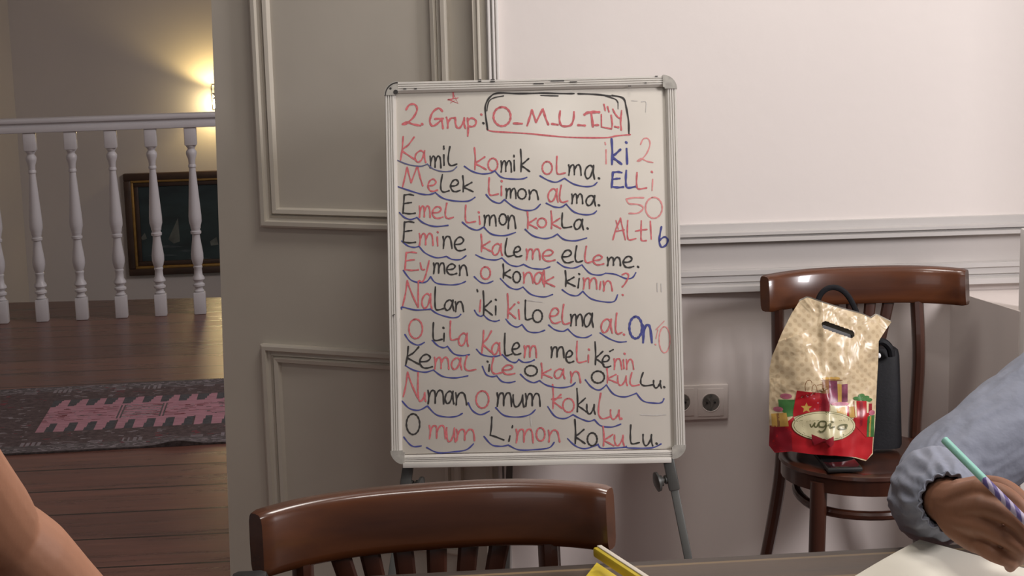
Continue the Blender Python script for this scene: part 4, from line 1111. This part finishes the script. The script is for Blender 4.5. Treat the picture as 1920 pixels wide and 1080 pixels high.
def dotted_bag():
    m = bpy.data.materials.new('bag_plastic'); m.use_nodes = True
    nt = m.node_tree; b = nt.nodes['Principled BSDF']
    b.inputs['Roughness'].default_value = 0.30
    tc = nt.nodes.new('ShaderNodeTexCoord'); mp = nt.nodes.new('ShaderNodeMapping'); mp.inputs['Scale'].default_value = (70, 0.001, 70); mp.inputs['Rotation'].default_value = (0, R(45), 0)
    nt.links.new(tc.outputs['Object'], mp.inputs['Vector'])
    v = nt.nodes.new('ShaderNodeTexVoronoi'); v.inputs['Scale'].default_value = 1.0; v.inputs['Randomness'].default_value = 0.12
    nt.links.new(mp.outputs['Vector'], v.inputs['Vector'])
    r = nt.nodes.new('ShaderNodeValToRGB'); r.color_ramp.elements[0].position = 0.26; r.color_ramp.elements[1].position = 0.36
    r.color_ramp.elements[0].color = (0.51, 0.385, 0.235, 1); r.color_ramp.elements[1].color = (0.60, 0.475, 0.30, 1)
    nt.links.new(v.outputs['Distance'], r.inputs['Fac']); nt.links.new(r.outputs['Color'], b.inputs['Base Color'])
    n = nt.nodes.new('ShaderNodeTexNoise'); n.inputs['Scale'].default_value = 13; n.inputs['Detail'].default_value = 2; n.inputs['Distortion'].default_value = 1.5
    nt.links.new(tc.outputs['Object'], n.inputs['Vector'])
    bp = nt.nodes.new('ShaderNodeBump'); bp.inputs['Strength'].default_value = 0.5; bp.inputs['Distance'].default_value = 0.016
    nt.links.new(n.outputs['Fac'], bp.inputs['Height']); nt.links.new(bp.outputs['Normal'], b.inputs['Normal'])
    return m
M_bag = dotted_bag()
M_bagin = mat('bag_inside', (0.60, 0.55, 0.46), 0.5, var=0.05)
bag = thing('carrier_bag', 'beige plastic carrier bag printed with gift boxes, standing on the back chair', 'bag', (BG0.x, BGY, SEAT))
slotc = gpt(1567, 617)
sa = math.atan2(gpt(1600, 629)[1] - gpt(1535, 606)[1], gpt(1600, 629)[0] - gpt(1535, 606)[0])
def slot_d(u, v):
    x, y = u - slotc[0], v - slotc[1]
    a = x * math.cos(sa) + y * math.sin(sa); b = -x * math.sin(sa) + y * math.cos(sa)
    q = max(abs(a) - 0.030, 0); return math.hypot(q, b)
mb = MB(); NU, NV = 130, 180
gf = [[None] * (NV + 1) for _ in range(NU + 1)]; UV = {}
for i in range(NU + 1):
    for j in range(NV + 1):
        u, v = bag_uv(i / NU, j / NV); UV[(i, j)] = (u, v)
        gf[i][j] = mb.bm.verts.new(bag_front(u, v))
for i in range(NU):
    for j in range(NV):
        u = sum(UV[k][0] for k in ((i, j), (i + 1, j + 1))) / 2; v = sum(UV[k][1] for k in ((i, j), (i + 1, j + 1))) / 2
        if slot_d(u, v) < 0.0085: continue
        mb._f([gf[i][j], gf[i + 1][j], gf[i + 1][j + 1], gf[i][j + 1]])
# back sheet
gbk = [[None] * (25) for _ in range(25)]
for i in range(25):
    for j in range(25):
        u, v = bag_uv(i / 24, j / 24)
        e = min(i, 24 - i, 24 - j) / 24
        v2 = v + (0.003 if j == 24 else 0)
        gbk[i][j] = mb.bm.verts.new(BG0 + Vector((u * 0.995, 0, 0)) + BGU * v2 + BGN * (bag_bulge(u, v) * max(0, 1 - e * 7) - 0.020 * min(1, e * 6) - 0.0012))
mb.mi = 1
for i in range(24):
    for j in range(24): mb._f([gbk[i][j], gbk[i][j + 1], gbk[i + 1][j + 1], gbk[i + 1][j]])
mb.mi = 0
body = mb.build('bag_body', [M_bag, M_bagin], bag, autosmooth=0)
# black strip behind the handle slot, standing in for the shade inside the bag
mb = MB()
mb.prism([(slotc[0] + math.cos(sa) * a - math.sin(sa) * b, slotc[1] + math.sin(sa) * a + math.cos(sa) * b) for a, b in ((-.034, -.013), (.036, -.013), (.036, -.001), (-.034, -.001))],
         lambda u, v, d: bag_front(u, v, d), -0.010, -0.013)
mb.build('painted_slot_shadow', M_black, bag)
# printed artwork follows the front sheet
ART = MB()
amats = [mat('print_red', (0.40, 0.012, 0.018), 0.28, var=0.15, scale=20), mat('print_crimson', (0.24, 0.010, 0.020), 0.3, var=0.2, scale=20), mat('print_green', (0.055, 0.17, 0.045), 0.35, var=0.3, scale=30),
         mat('print_gold', (0.50, 0.30, 0.07), 0.35, var=0.25, scale=30), mat('print_purple', (0.20, 0.045, 0.085), 0.35, var=0.5, scale=50), mat('print_cream', (0.60, 0.54, 0.33), 0.3, var=0.08, scale=20),
         mat('print_olive', (0.13, 0.13, 0.05), 0.4, var=0.2, scale=30), mat('print_pink', (0.50, 0.14, 0.20), 0.4, var=0.4, scale=60), mat('print_brown', (0.22, 0.10, 0.035), 0.4, var=0.2, scale=30)]
LAY = [0]
def art(pts_px, mi, raw=False):
    pts = [gpt(*p) for p in pts_px]
    t = bmesh.new(); f = t.faces.new([t.verts.new((u, v, 0)) for u, v in pts])
    bmesh.ops.triangulate(t, faces=[f])
    for _ in range(4):
        es = [e for e in t.edges if e.calc_length() > 0.0055]
        if not es: break
        bmesh.ops.subdivide_edges(t, edges=es, cuts=1)
        bmesh.ops.triangulate(t, faces=[f for f in t.faces if len(f.verts) > 3])
    LAY[0] += 1; off = 0.0006 + LAY[0] * 0.00003
    ART.mi = mi; ART.merge(t, lambda p: bag_front(p.x, p.y, off)); t.free(); ART.mi = 0
K = lambda X, Y: (1440 + X / 5.14, 670 + Y / 5.14)      # measured in an enlarged view
def kart(pts, mi): art([K(*p) for p in pts], mi)
def ell(cx, cy, rx_, ry_, n=30, rot=0): return [(cx + math.cos(2 * math.pi * k / n) * rx_, cy + math.sin(2 * math.pi * k / n) * ry_) for k in range(n)]
def star(cx, cy, r, n=5): return [(cx + math.sin(math.pi * k / n) * (r if k % 2 == 0 else r * .45), cy - math.cos(math.pi * k / n) * (r if k % 2 == 0 else r * .45)) for k in range(2 * n)]
kart([(14, 655), (120, 640), (215, 560), (330, 700), (500, 720), (700, 700), (790, 560), (860, 600), (989, 720), (988, 780), (985, 908), (922, 972), (800, 935), (600, 915), (400, 910), (200, 890), (60, 915), (10, 850)], 0)
kart([(14, 655), (120, 640), (200, 690), (210, 880), (62, 910), (10, 848)], 1)
kart([(85, 400), (240, 395), (215, 550), (160, 560), (90, 470)], 2); kart(ell(155, 365, 52, 26), 7)
kart([(25, 540), (155, 520), (175, 650), (30, 665)], 3); kart([(70, 535), (92, 532), (100, 655), (78, 660)], 8); kart(ell(85, 492, 42, 24), 7)
kart([(480, 215), (550, 205), (550, 330), (475, 330)], 8); kart([(470, 330), (555, 330), (545, 500), (455, 500)], 1)
kart([(548, 210), (625, 215), (632, 400), (560, 430), (545, 430)], 4); kart([(665, 245), (728, 240), (728, 410), (668, 420)], 4); kart([(628, 240), (667, 245), (668, 425), (630, 420)], 3)
for x in (515, 570, 620): kart(ell(x, 188, 32, 13), 3)
kart(ell(575, 205, 105, 7), 8)
kart([(555, 440), (735, 450), (730, 550), (560, 530)], 5); kart([(610, 470), (700, 455), (705, 540), (620, 530)], 3); kart([(715, 450), (740, 450), (735, 550), (712, 545)], 0); kart(ell(650, 430, 90, 18), 7)
kart([(250, 308), (462, 325), (475, 400), (470, 520), (300, 530), (215, 560), (215, 515)], 0)
kart([(462, 325), (490, 335), (500, 500), (450, 520)], 1)
kart(star(335, 470, 52), 3)
for x, y in ((345, 362), (405, 380), (410, 480), (380, 345), (440, 420)): kart(ell(x, y, 9, 7, 10), 7)
kart([(790, 405), (945, 410), (938, 600), (915, 760), (800, 640)], 0); kart([(845, 410), (880, 410), (872, 640), (845, 650)], 1); kart([(795, 405), (815, 405), (818, 560), (800, 560)], 5); kart([(920, 410), (945, 415), (935, 520), (918, 520)], 5)
for x, y in ((820, 380), (870, 355), (920, 375), (850, 385), (900, 390), (950, 400)): kart(ell(x, y, 36, 17, 14), 2)
kart([(735, 460), (790, 455), (795, 560), (738, 560)], 3)
kart([(925, 555), (1005, 545), (998, 755), (920, 750)], 2); kart([(950, 555), (968, 552), (960, 752), (944, 750)], 3); kart([(945, 435), (980, 435), (975, 510), (940, 510)], 1); kart(ell(975, 522, 36, 24), 7)
kart(ell(500, 637, 300, 140, 44), 6); kart(ell(500, 637, 296, 136, 44), 5); kart(ell(500, 637, 283, 126, 44), 6); kart(ell(500, 637, 277, 121, 44), 5)
# script lettering in the oval
def kstroke(pts, w, mi):
    sp = spline([Vector(p) for p in pts], 5); L1, L2 = [], []
    for i, p in enumerate(sp):
        d = (sp[min(i + 1, len(sp) - 1)] - sp[max(i - 1, 0)]).normalized(); nn = Vector((-d.y, d.x)) * w / 2
        L1.append((p + nn)[:2]); L2.append((p - nn)[:2])
    for i in range(len(sp) - 1): kart([L1[i], L1[i + 1], L2[i + 1], L2[i]], mi)
for st in ([(365, 620), (380, 650), (410, 605)], [(410, 605), (405, 640), (425, 645), (445, 605)], [(445, 605), (470, 590), (505, 600), (490, 640), (450, 640), (445, 610)], [(505, 600), (500, 650), (470, 690), (440, 680)],
           [(520, 630), (550, 610), (545, 650), (575, 640)], [(555, 590), (580, 600)], [(590, 640), (560, 650)], [(620, 645), (650, 625), (710, 625), (690, 662), (640, 662), (620, 645)], [(705, 625), (700, 665)]):
    kstroke(st, 12, 6)
kart([(375, 715), (470, 752), (480, 775), (400, 820), (378, 770)], 1); kart([(495, 765), (572, 728), (575, 800), (545, 830), (500, 790)], 1); kart(ell(483, 765, 16, 14, 12), 1)
kstroke([(320, 305), (318, 250), (335, 212), (365, 205), (380, 230)], 6, 8); kstroke([(375, 305), (385, 260), (405, 245), (420, 270), (425, 310)], 6, 8); kstroke([(425, 250), (470, 240)], 6, 8)
art_o = ART.build('printed_artwork', amats, bag, autosmooth=0)

# black handbag behind it
M_leather = mat('black_leather', (0.006, 0.006, 0.008), 0.6, var=0.3, scale=20, bump=0.05, bscale=180, spec=0.25)
hbY = BGY + 0.085
hb0 = at_y(1600, 826, hbY); hb1 = at_y(1686, 826, hbY)
xl, xr_ = at_y(1500, 700, hbY).x, at_y(1690, 745, hbY).x
zt_ = at_y(1670, 657, hbY).z; zb_ = SEAT + 0.001
hbag = thing('handbag', 'black leather handbag behind the beige carrier bag', 'handbag', ((xl + xr_) / 2, hbY, SEAT))
mb = MB()
hd = 0.05
sec = []
for k, (f, w, dd) in enumerate(((0, .97, 1.0), (.03, 1.0, 1.0), (.5, 1.0, .95), (.92, 1.0, .7), (.98, .98, .6), (1.0, .93, .5))):
    z = zb_ + (zt_ - zb_) * f; cx = (xl + xr_) / 2 - 0.012 * 0; hw_ = (xr_ - xl) / 2 * w; hdd = hd * dd
    ring = []
    for q in range(28):
        a = 2 * math.pi * q / 28; x, y = math.cos(a), math.sin(a)
        ring.append(mb.bm.verts.new((cx + math.copysign(abs(x) ** .3, x) * hw_, hbY + math.copysign(abs(y) ** .5, y) * hdd * .7 + 0.035 * f, z)))
    sec.append(ring)
for i in range(len(sec) - 1):
    for q in range(28): mb._f([sec[i][q], sec[i][(q + 1) % 28], sec[i + 1][(q + 1) % 28], sec[i + 1][q]])
mb._f(list(reversed(sec[0]))); mb._f(sec[-1])
mb.build('bag_body', M_leather, hbag)
hY = hbY + 0.005
hpts = [at_y(*p, hY) for p in ((1526, 600), (1535, 560), (1548, 543), (1566, 539), (1585, 549), (1600, 572), (1610, 600), (1614, 640), (1618, 670))]
mb = MB(); mb.tube(spline(hpts, 5), 0.0042, 8, sx=1.0, sy=1.5); mb.build('handle', M_leather, hbag)
h2 = [at_y(*p, hbY - .01) for p in ((1630, 668), (1640, 646), (1655, 641), (1668, 652), (1672, 668))]
mb = MB(); mb.tube(spline(h2, 5), 0.0085, 8); mb.build('handle', M_leather, hbag)
st_ = at_y(1648, 667, hbY - 0.045)
mb = MB(); mb.ellipsoid(st_, (0.0045, 0.004, 0.006)); mb.build('clasp', mat('pearl_clasp', (0.85, 0.85, 0.85), 0.2, var=0.02), hbag)

# phone lying on the seat
pa, pb_, pc2, pd = seat_at(1549, 890), seat_at(1622, 886), seat_at(1592, 851), seat_at(1519, 855)
ctr = (pa + pb_ + pc2 + pd) / 4; pu = ((pb_ - pa) + (pc2 - pd)).normalized(); pv = Vector((-pu.y, pu.x, 0))
pwid = (pb_ - pa).length; plen = ((pd - pa).length + (pc2 - pb_).length) / 2 * 0.97
# keep it square: lie along the mean of its long edges
lv = ((pd - pa) + (pc2 - pb_)).normalized(); lu = Vector((lv.y, -lv.x, 0))
phone = thing('smartphone', 'black smartphone lying on the back chair seat before the carrier bag', 'phone', (ctr.x, ctr.y, SEAT))
Prot = frame3(lu, lv, Vector((0, 0, 1)))
zph = SEAT + 0.001
mb = MB(); mb.box((ctr.x, ctr.y, zph + .0055), (0.076, min(plen, .15), 0.010), Prot, 0.0035); mb.build('case', M_black, phone)
M_glass = mat('phone_glass', (0.006, 0.006, 0.007), 0.06, var=0.05)
mb = MB(); mb.box((ctr.x, ctr.y, zph + .0108), (0.070, min(plen, .15) - .008, 0.0012), Prot, 0.0004); mb.build('screen', M_glass, phone)

# ------------------------------------------------------------------ people
def skin(name, c):
    m = mat(name, c, 0.62, var=0.10, scale=9, bump=0.04, bscale=120)
    m.node_tree.nodes['Principled BSDF'].inputs['Subsurface Weight'].default_value = 0.08
    m.node_tree.nodes['Principled BSDF'].inputs['Subsurface Radius'].default_value = (0.012, 0.005, 0.003)
    return m
M_skinR = skin('skin_brown', (0.225, 0.098, 0.052))
M_skinL = skin('skin_tan', (0.36, 0.165, 0.092))
def chain(mb, pts, rad, seg=14, n=5):
    """tapered rounded limb"""
    P = spline(pts, n); m = len(P)
    r = []
    for i in range(m):
        k = i / (m - 1) * (len(rad) - 1); a = min(int(k), len(rad) - 2); t = k - a
        r.append(rad[a] + (rad[a + 1] - rad[a]) * t)
    mb.tube(P, r, seg)
    mb.ellipsoid(P[0], (r[0],) * 3, None, 12, 8); mb.ellipsoid(P[-1], (r[-1],) * 3, None, 12, 8)
def fuse(o, vox, smooth=4):
    a = o.modifiers.new('fuse', 'REMESH'); a.mode = 'VOXEL'; a.voxel_size = vox; a.use_smooth_shade = True
    b = o.modifiers.new('soften', 'SMOOTH'); b.factor = 0.5; b.iterations = smooth
    return o
def Q(px, py, d): return at_y(px, py, d)

# person writing at right: right arm reaches in from the edge
sh = Q(2085, 672, 2.44); el = Q(1738, 912, 2.30); wr = Q(1776, 940, 2.09)
torso = Vector((sh.x + 0.19, sh.y + 0.04, 0.80))
headc = Vector((torso.x - 0.01, torso.y - 0.06, sh.z + 0.235))
mb = MB()
chain(mb, [sh, (sh + el) / 2 + Vector((0, .0, .0)), el], [0.046, 0.040, 0.034])
chain(mb, [el, (el + wr) / 2, wr], [0.034, 0.033, 0.0305])
kn = [Q(1836, 918, 2.010), Q(1840, 950, 1.985), Q(1838, 986, 1.98), Q(1830, 1018, 1.990)]
# palm
chain(mb, [wr, Q(1800, 938, 2.05), kn[0]], [0.0295, 0.0230, 0.0140])
chain(mb, [wr, Q(1803, 955, 2.04), kn[1]], [0.029, 0.022, 0.0145])
chain(mb, [wr, Q(1800, 972, 2.04), kn[2]], [0.028, 0.021, 0.0140])
chain(mb, [wr, Q(1796, 984, 2.045), kn[3]], [0.027, 0.020, 0.0130])
# fingers (index to little), bent round the pencil
chain(mb, [kn[0], Q(1878, 925, 1.975), Q(1912, 950, 1.955), Q(1938, 992, 1.945)], [0.0128, 0.0116, 0.0096, 0.0078])
chain(mb, [kn[1], Q(1884, 962, 1.950), Q(1918, 990, 1.945), Q(1930, 1022, 1.955)], [0.0132, 0.0120, 0.0100, 0.0082])
chain(mb, [kn[2], Q(1878, 1004, 1.950), Q(1910, 1028, 1.955), Q(1908, 1050, 1.985)], [0.0128, 0.0116, 0.0098, 0.0082])
chain(mb, [kn[3], Q(1862, 1038, 1.955), Q(1892, 1052, 1.965), Q(1894, 1062, 1.990)], [0.0116, 0.0104, 0.0090, 0.0076])
mb.ellipsoid(Q(1878, 985, 1.985), (0.030, 0.020, 0.030))      # the closed palm behind the fingers
# thumb from the palm's side
chain(mb, [Q(1802, 925, 2.06), Q(1850, 912, 2.055), Q(1895, 922, 2.02), Q(1942, 968, 1.975)], [0.0190, 0.0145, 0.0118, 0.0095])
# torso core, neck and head (beyond the frame)
mb.ellipsoid((torso.x, torso.y, 0.80), (0.165, 0.10, 0.30)); mb.ellipsoid((torso.x, torso.y, sh.z - 0.03), (0.20, 0.085, 0.07))
chain(mb, [(torso.x, torso.y + .0, sh.z - .02), (headc.x, headc.y + .03, headc.z - 0.10)], [0.055, 0.05])
mb.ellipsoid(headc, (0.074, 0.092, 0.112)); mb.ellipsoid(headc + Vector((0, -.03, -.065)), (0.052, 0.055, 0.05)); mb.ellipsoid(headc + Vector((0, -.098, -.02)), (0.012, 0.016, 0.022))
for s in (-1, 1): mb.ellipsoid(headc + Vector((s * .076, .005, -.01)), (0.010, 0.02, 0.03))
aL = Vector((torso.x + .19, torso.y - .01, sh.z - .03)); eL = Vector((torso.x + .25, torso.y - .10, .92)); wL = Vector((torso.x + .07, 2.09, TZ + .040))
chain(mb, [aL, eL], [0.046, 0.036]); chain(mb, [eL, wL], [0.036, 0.026])
for q in range(4): chain(mb, [wL + Vector((-.018 + .012 * q, -.01, 0)), wL + Vector((-.04 + .014 * q, -.085, -.012)), wL + Vector((-.06 + .012 * q, -.15, -.023))], [0.016, 0.011, 0.008])
chain(mb, [wL + Vector((-.02, -.01, 0)), wL + Vector((-.06, -.05, -.015)), wL + Vector((-.085, -.075, -.022))], [0.016, 0.011, 0.009])
pR = fuse(mb.build('person', M_skinR), 0.0026, 3)
tag(pR, 'person at right edge in a pale blue blouse, writing with a striped pencil', 'person')
M_shirt = mat('blue_grey_blouse', (0.225, 0.240, 0.295), 0.75, var=0.08, scale=12, bump=0.45, bscale=22)
def sleeve():
    mb = MB()
    path = [Vector(sh) + (sh - el).normalized() * 0.03, sh.lerp(el, .33) + Vector((0, 0, 0.004)), sh.lerp(el, .62), sh.lerp(el, .88), el + Vector((.006, -.03, -.01)), el.lerp(wr, .55), wr - (wr - el).normalized() * 0.022, wr + (wr - el).normalized() * 0.002]
    rad = [0.078, 0.074, 0.070, 0.064, 0.062, 0.063, 0.050, 0.0350]
    P = spline(path, 16); m = len(P); r = []
    for i in range(m):
        k = i / (m - 1) * (len(rad) - 1); a = min(int(k), len(rad) - 2); t = k - a
        r.append(rad[a] + (rad[a + 1] - rad[a]) * t)
    def rf(f, th):
        c, q = math.cos(th), math.sin(th)
        w = 0.05 * noise.noise((c * 1.6, q * 1.6, f * 7))
        for k_, (a_, s_) in enumerate(((0.050, 2.2), (0.030, 4.5))):   # soft diagonal folds with sharp ridges
            n_ = noise.noise((c * s_ + f * 3, q * s_ - f * 2, f * 5 * s_ * .6 + 9 * k_))
            w += a_ * (1 - 2 * abs(n_)) - a_ * .6
        g = max(0, (f - 0.66) / 0.34)
        w += 0.060 * g * math.sin(th * 9 + 3 * math.sin(f * 8)) * (1 - 0.5 * g) + 0.040 * g * math.sin(th * 17 + 1.3 + 4 * f)
        return 1 + w
    mb.tube(P, r, 120, cap=False, rfn=rf)
    # gathered cuff frill
    d = (wr - el).normalized()
    P2 = [P[-1] + d * (0.0016 * k) for k in range(9)]
    mb.tube(P2, [0.0350, .0330, .0322, .0324, .0330, .0338, .0347, .0354, .0360], 160, cap=False,
            rfn=lambda f, th: 1 + (0.02 + .05 * f) * math.sin(th * 15 + 1 + .8 * math.sin(3 * th)) + 0.02 * f * math.sin(th * 27))
    return mb
mb = sleeve()
o = mb.build('blouse_sleeve', M_shirt, pR, autosmooth=0)
so = o.modifiers.new('cloth', 'SOLIDIFY'); so.thickness = 0.0016
mb = MB(); chain(mb, [aL, eL], [0.066, 0.056]); chain(mb, [eL, eL.lerp(wL, .9)], [0.056, 0.040]); mb.ellipsoid((torso.x, torso.y, 0.78), (0.19, 0.125, 0.34), None, 28, 18); mb.ellipsoid((torso.x, torso.y, sh.z - .05), (0.225, 0.105, 0.085), None, 28, 14)
o = mb.build('blouse', M_shirt, pR); fuse(o, 0.008, 4)
mb = MB(); mb.ellipsoid(headc + Vector((0, .018, .022)), (0.086, 0.098, 0.112)); mb.ellipsoid(headc + Vector((0, .06, -.06)), (0.075, 0.06, 0.11))
o = mb.build('hair', mat('dark_hair', (0.02, 0.013, 0.01), 0.5, var=0.3, scale=30), pR); fuse(o, 0.006, 3)

M_eye = mat('eye_white', (0.75, 0.72, 0.68), 0.25, var=0.02); M_iris = mat('dark_iris', (0.02, 0.012, 0.008), 0.15, var=0.05); M_lip = mat('lips', (0.30, 0.08, 0.06), 0.45, var=0.1)
def face(parent, c, f):
    for s in (-1, 1):
        mb = MB(); mb.ellipsoid(c + Vector((s * .030, f * .084, .012)), (.014, .010, .0075)); e = mb.build('eye', M_eye, parent)
        mb = MB(); mb.ellipsoid(c + Vector((s * .030, f * .0915, .012)), (.006, .004, .006)); mb.build('iris', M_iris, e)
        mb = MB(); mb.tube([c + Vector((s * .014, f * .0905, .030)), c + Vector((s * .030, f * .0890, .034)), c + Vector((s * .046, f * .078, .029))], .0032, 8); mb.build('eyebrow', bpy.data.materials['dark_hair'], parent)
    mb = MB(); mb.tube([c + Vector((-.022, f * .080, -.058)), c + Vector((0, f * .090, -.056)), c + Vector((.022, f * .080, -.058))], [.003, .0065, .003], 10); mb.build('mouth', M_lip, parent)
face(pR, headc, -1)

# striped pencil held in the hand
pe0 = Q(1770, 824, 2.02); pe1 = Q(1992, 1046, 1.84)
ax = (pe1 - pe0).normalized(); plen_ = (pe1 - pe0).length
pen = thing('pencil', 'mint green pencil with purple striped barrel held in the writing hand', 'pencil', pe1)
M_mint = mat('mint_plastic', (0.27, 0.56, 0.47), 0.4, var=0.05, scale=20)
def stripes():
    m = bpy.data.materials.new('purple_stripes'); m.use_nodes = True
    nt = m.node_tree; b = nt.nodes['Principled BSDF']; b.inputs['Roughness'].default_value = .35
    tc = nt.nodes.new('ShaderNodeTexCoord'); w = nt.nodes.new('ShaderNodeTexWave'); w.inputs['Scale'].default_value = 38; w.inputs['Distortion'].default_value = 1.5
    r = nt.nodes.new('ShaderNodeValToRGB'); r.color_ramp.elements[0].position = .45; r.color_ramp.elements[1].position = .6
    r.color_ramp.elements[0].color = (.10, .075, .22, 1); r.color_ramp.elements[1].color = (.40, .35, .47, 1)
    nt.links.new(tc.outputs['Object'], w.inputs['Vector']); nt.links.new(w.outputs['Fac'], r.inputs['Fac']); nt.links.new(r.outputs['Color'], b.inputs['Base Color']); return m
j1 = pe0 + ax * plen_ * 0.36; j2 = pe0 + ax * plen_ * 0.93
mb = MB(); mb.tube([pe0, pe0 + ax * .001, j1], [0.0032, 0.0048, 0.0048], 12); mb.build('cap', M_mint, pen)
mb = MB(); mb.tube([j1, j2], [0.0048, 0.0048], 12); mb.build('barrel', stripes(), pen)
mb = MB(); mb.tube([j2, pe1], [0.0042, 0.0008], 12); mb.build('tip', M_black, pen)

# person at left: bare forearm across the corner
sh2 = Q(-235, 700, 1.32); el2 = Q(-8, 1000, 1.55); wr2 = Q(245, 1222, 1.66)
mb = MB()
t2 = Vector((sh2.x - 0.17, sh2.y - 0.06, 0.86)); h2c = Vector((t2.x, t2.y + .03, sh2.z + 0.235))
chain(mb, [sh2, sh2.lerp(el2, .5), sh2.lerp(el2, .86), el2 + Vector((0, 0, .004))], [0.052, 0.047, 0.0455, 0.0415], 20)
chain(mb, [el2 + Vector((0.002, .016, -.012)), el2.lerp(wr2, .22) + Vector((.002, 0, .001)), el2.lerp(wr2, .55) + Vector((.0, 0, .0)), wr2], [0.0425, 0.0435, 0.038, 0.028], 20)
hd2 = (wr2 - el2).normalized()
kx = Vector((0.6, -0.75, -0.1)).normalized()
for q, (ofs, L3) in enumerate(((-.028, .072), (-.009, .08), (.010, .075), (.027, .06))):
    k0 = wr2 + hd2 * 0.075 + kx * ofs; k0.z = max(k0.z, TZ + 0.040)
    chain(mb, [wr2 + kx * ofs * .5, (wr2 + k0) / 2 + kx * ofs * .2, k0], [0.022, 0.019, 0.0125])
    f1 = k0 + hd2 * L3 * .45; f1.z = max(k0.z - 0.008, TZ + .024); f2 = k0 + hd2 * L3; f2.z = TZ + 0.016
    chain(mb, [k0, f1, f2], [0.0115, 0.0098, 0.008])
chain(mb, [wr2 + hd2 * .01 - kx * .018, wr2 + hd2 * .045 - kx * .05 + Vector((0, 0, .0)), wr2 + hd2 * .075 - kx * .058 + Vector((0, 0, .004))], [0.018, 0.013, 0.009])
mb.ellipsoid((t2.x, t2.y, 0.86), (0.165, 0.10, 0.30)); mb.ellipsoid((t2.x, t2.y, sh2.z - 0.03), (0.20, 0.085, 0.07))
chain(mb, [(t2.x, t2.y, sh2.z - .02), (h2c.x, h2c.y - .02, h2c.z - 0.10)], [0.055, 0.05])
mb.ellipsoid(h2c, (0.074, 0.092, 0.112)); mb.ellipsoid(h2c + Vector((.0, .03, -.065)), (0.052, 0.055, 0.05)); mb.ellipsoid(h2c + Vector((0, .098, -.02)), (0.012, 0.016, 0.022))
for s in (-1, 1): mb.ellipsoid(h2c + Vector((s * .076, -.005, -.01)), (0.010, 0.02, 0.03))
aL2 = Vector((t2.x - .19, t2.y + .01, sh2.z - .03)); eL2 = Vector((t2.x - .22, t2.y + .14, .93)); wL2 = Vector((t2.x + .10, 1.585, TZ + .040))
chain(mb, [aL2, eL2], [0.048, 0.038]); chain(mb, [eL2, wL2], [0.038, 0.027])
for q in range(4): chain(mb, [wL2 + Vector((-.018 + .012 * q, .01, 0)), wL2 + Vector((-.01 + .014 * q, .075, -.012)), wL2 + Vector((.01 + .012 * q, .13, -.023))], [0.016, 0.011, 0.008])
chain(mb, [wL2 + Vector((.02, .01, 0)), wL2 + Vector((.06, .04, -.015)), wL2 + Vector((.08, .06, -.022))], [0.016, 0.011, 0.009])
pL = fuse(mb.build('person', M_skinL), 0.0036, 2)
tag(pL, 'person at lower left, only a bare bent arm showing over the floorboards', 'person')
M_top = mat('grey_top', (0.22, 0.20, 0.21), 0.8, var=0.1, scale=12)
mb = MB(); mb.ellipsoid((t2.x, t2.y, 0.84), (0.19, 0.125, 0.34), None, 28, 18); mb.ellipsoid((t2.x, t2.y, sh2.z - .05), (0.225, 0.105, 0.085), None, 28, 14)
chain(mb, [sh2, sh2.lerp(el2, .3)], [0.066, 0.060]); chain(mb, [aL2, aL2.lerp(eL2, .5)], [0.064, 0.058])
o = mb.build('shirt', M_top, pL); fuse(o, 0.008, 4)
mb = MB(); mb.ellipsoid(h2c + Vector((0, -.018, .022)), (0.086, 0.098, 0.112)); mb.ellipsoid(h2c + Vector((0, -.06, -.06)), (0.075, 0.06, 0.11))
o = mb.build('hair', bpy.data.materials['dark_hair'], pL); fuse(o, 0.006, 3)
face(pL, h2c, 1)
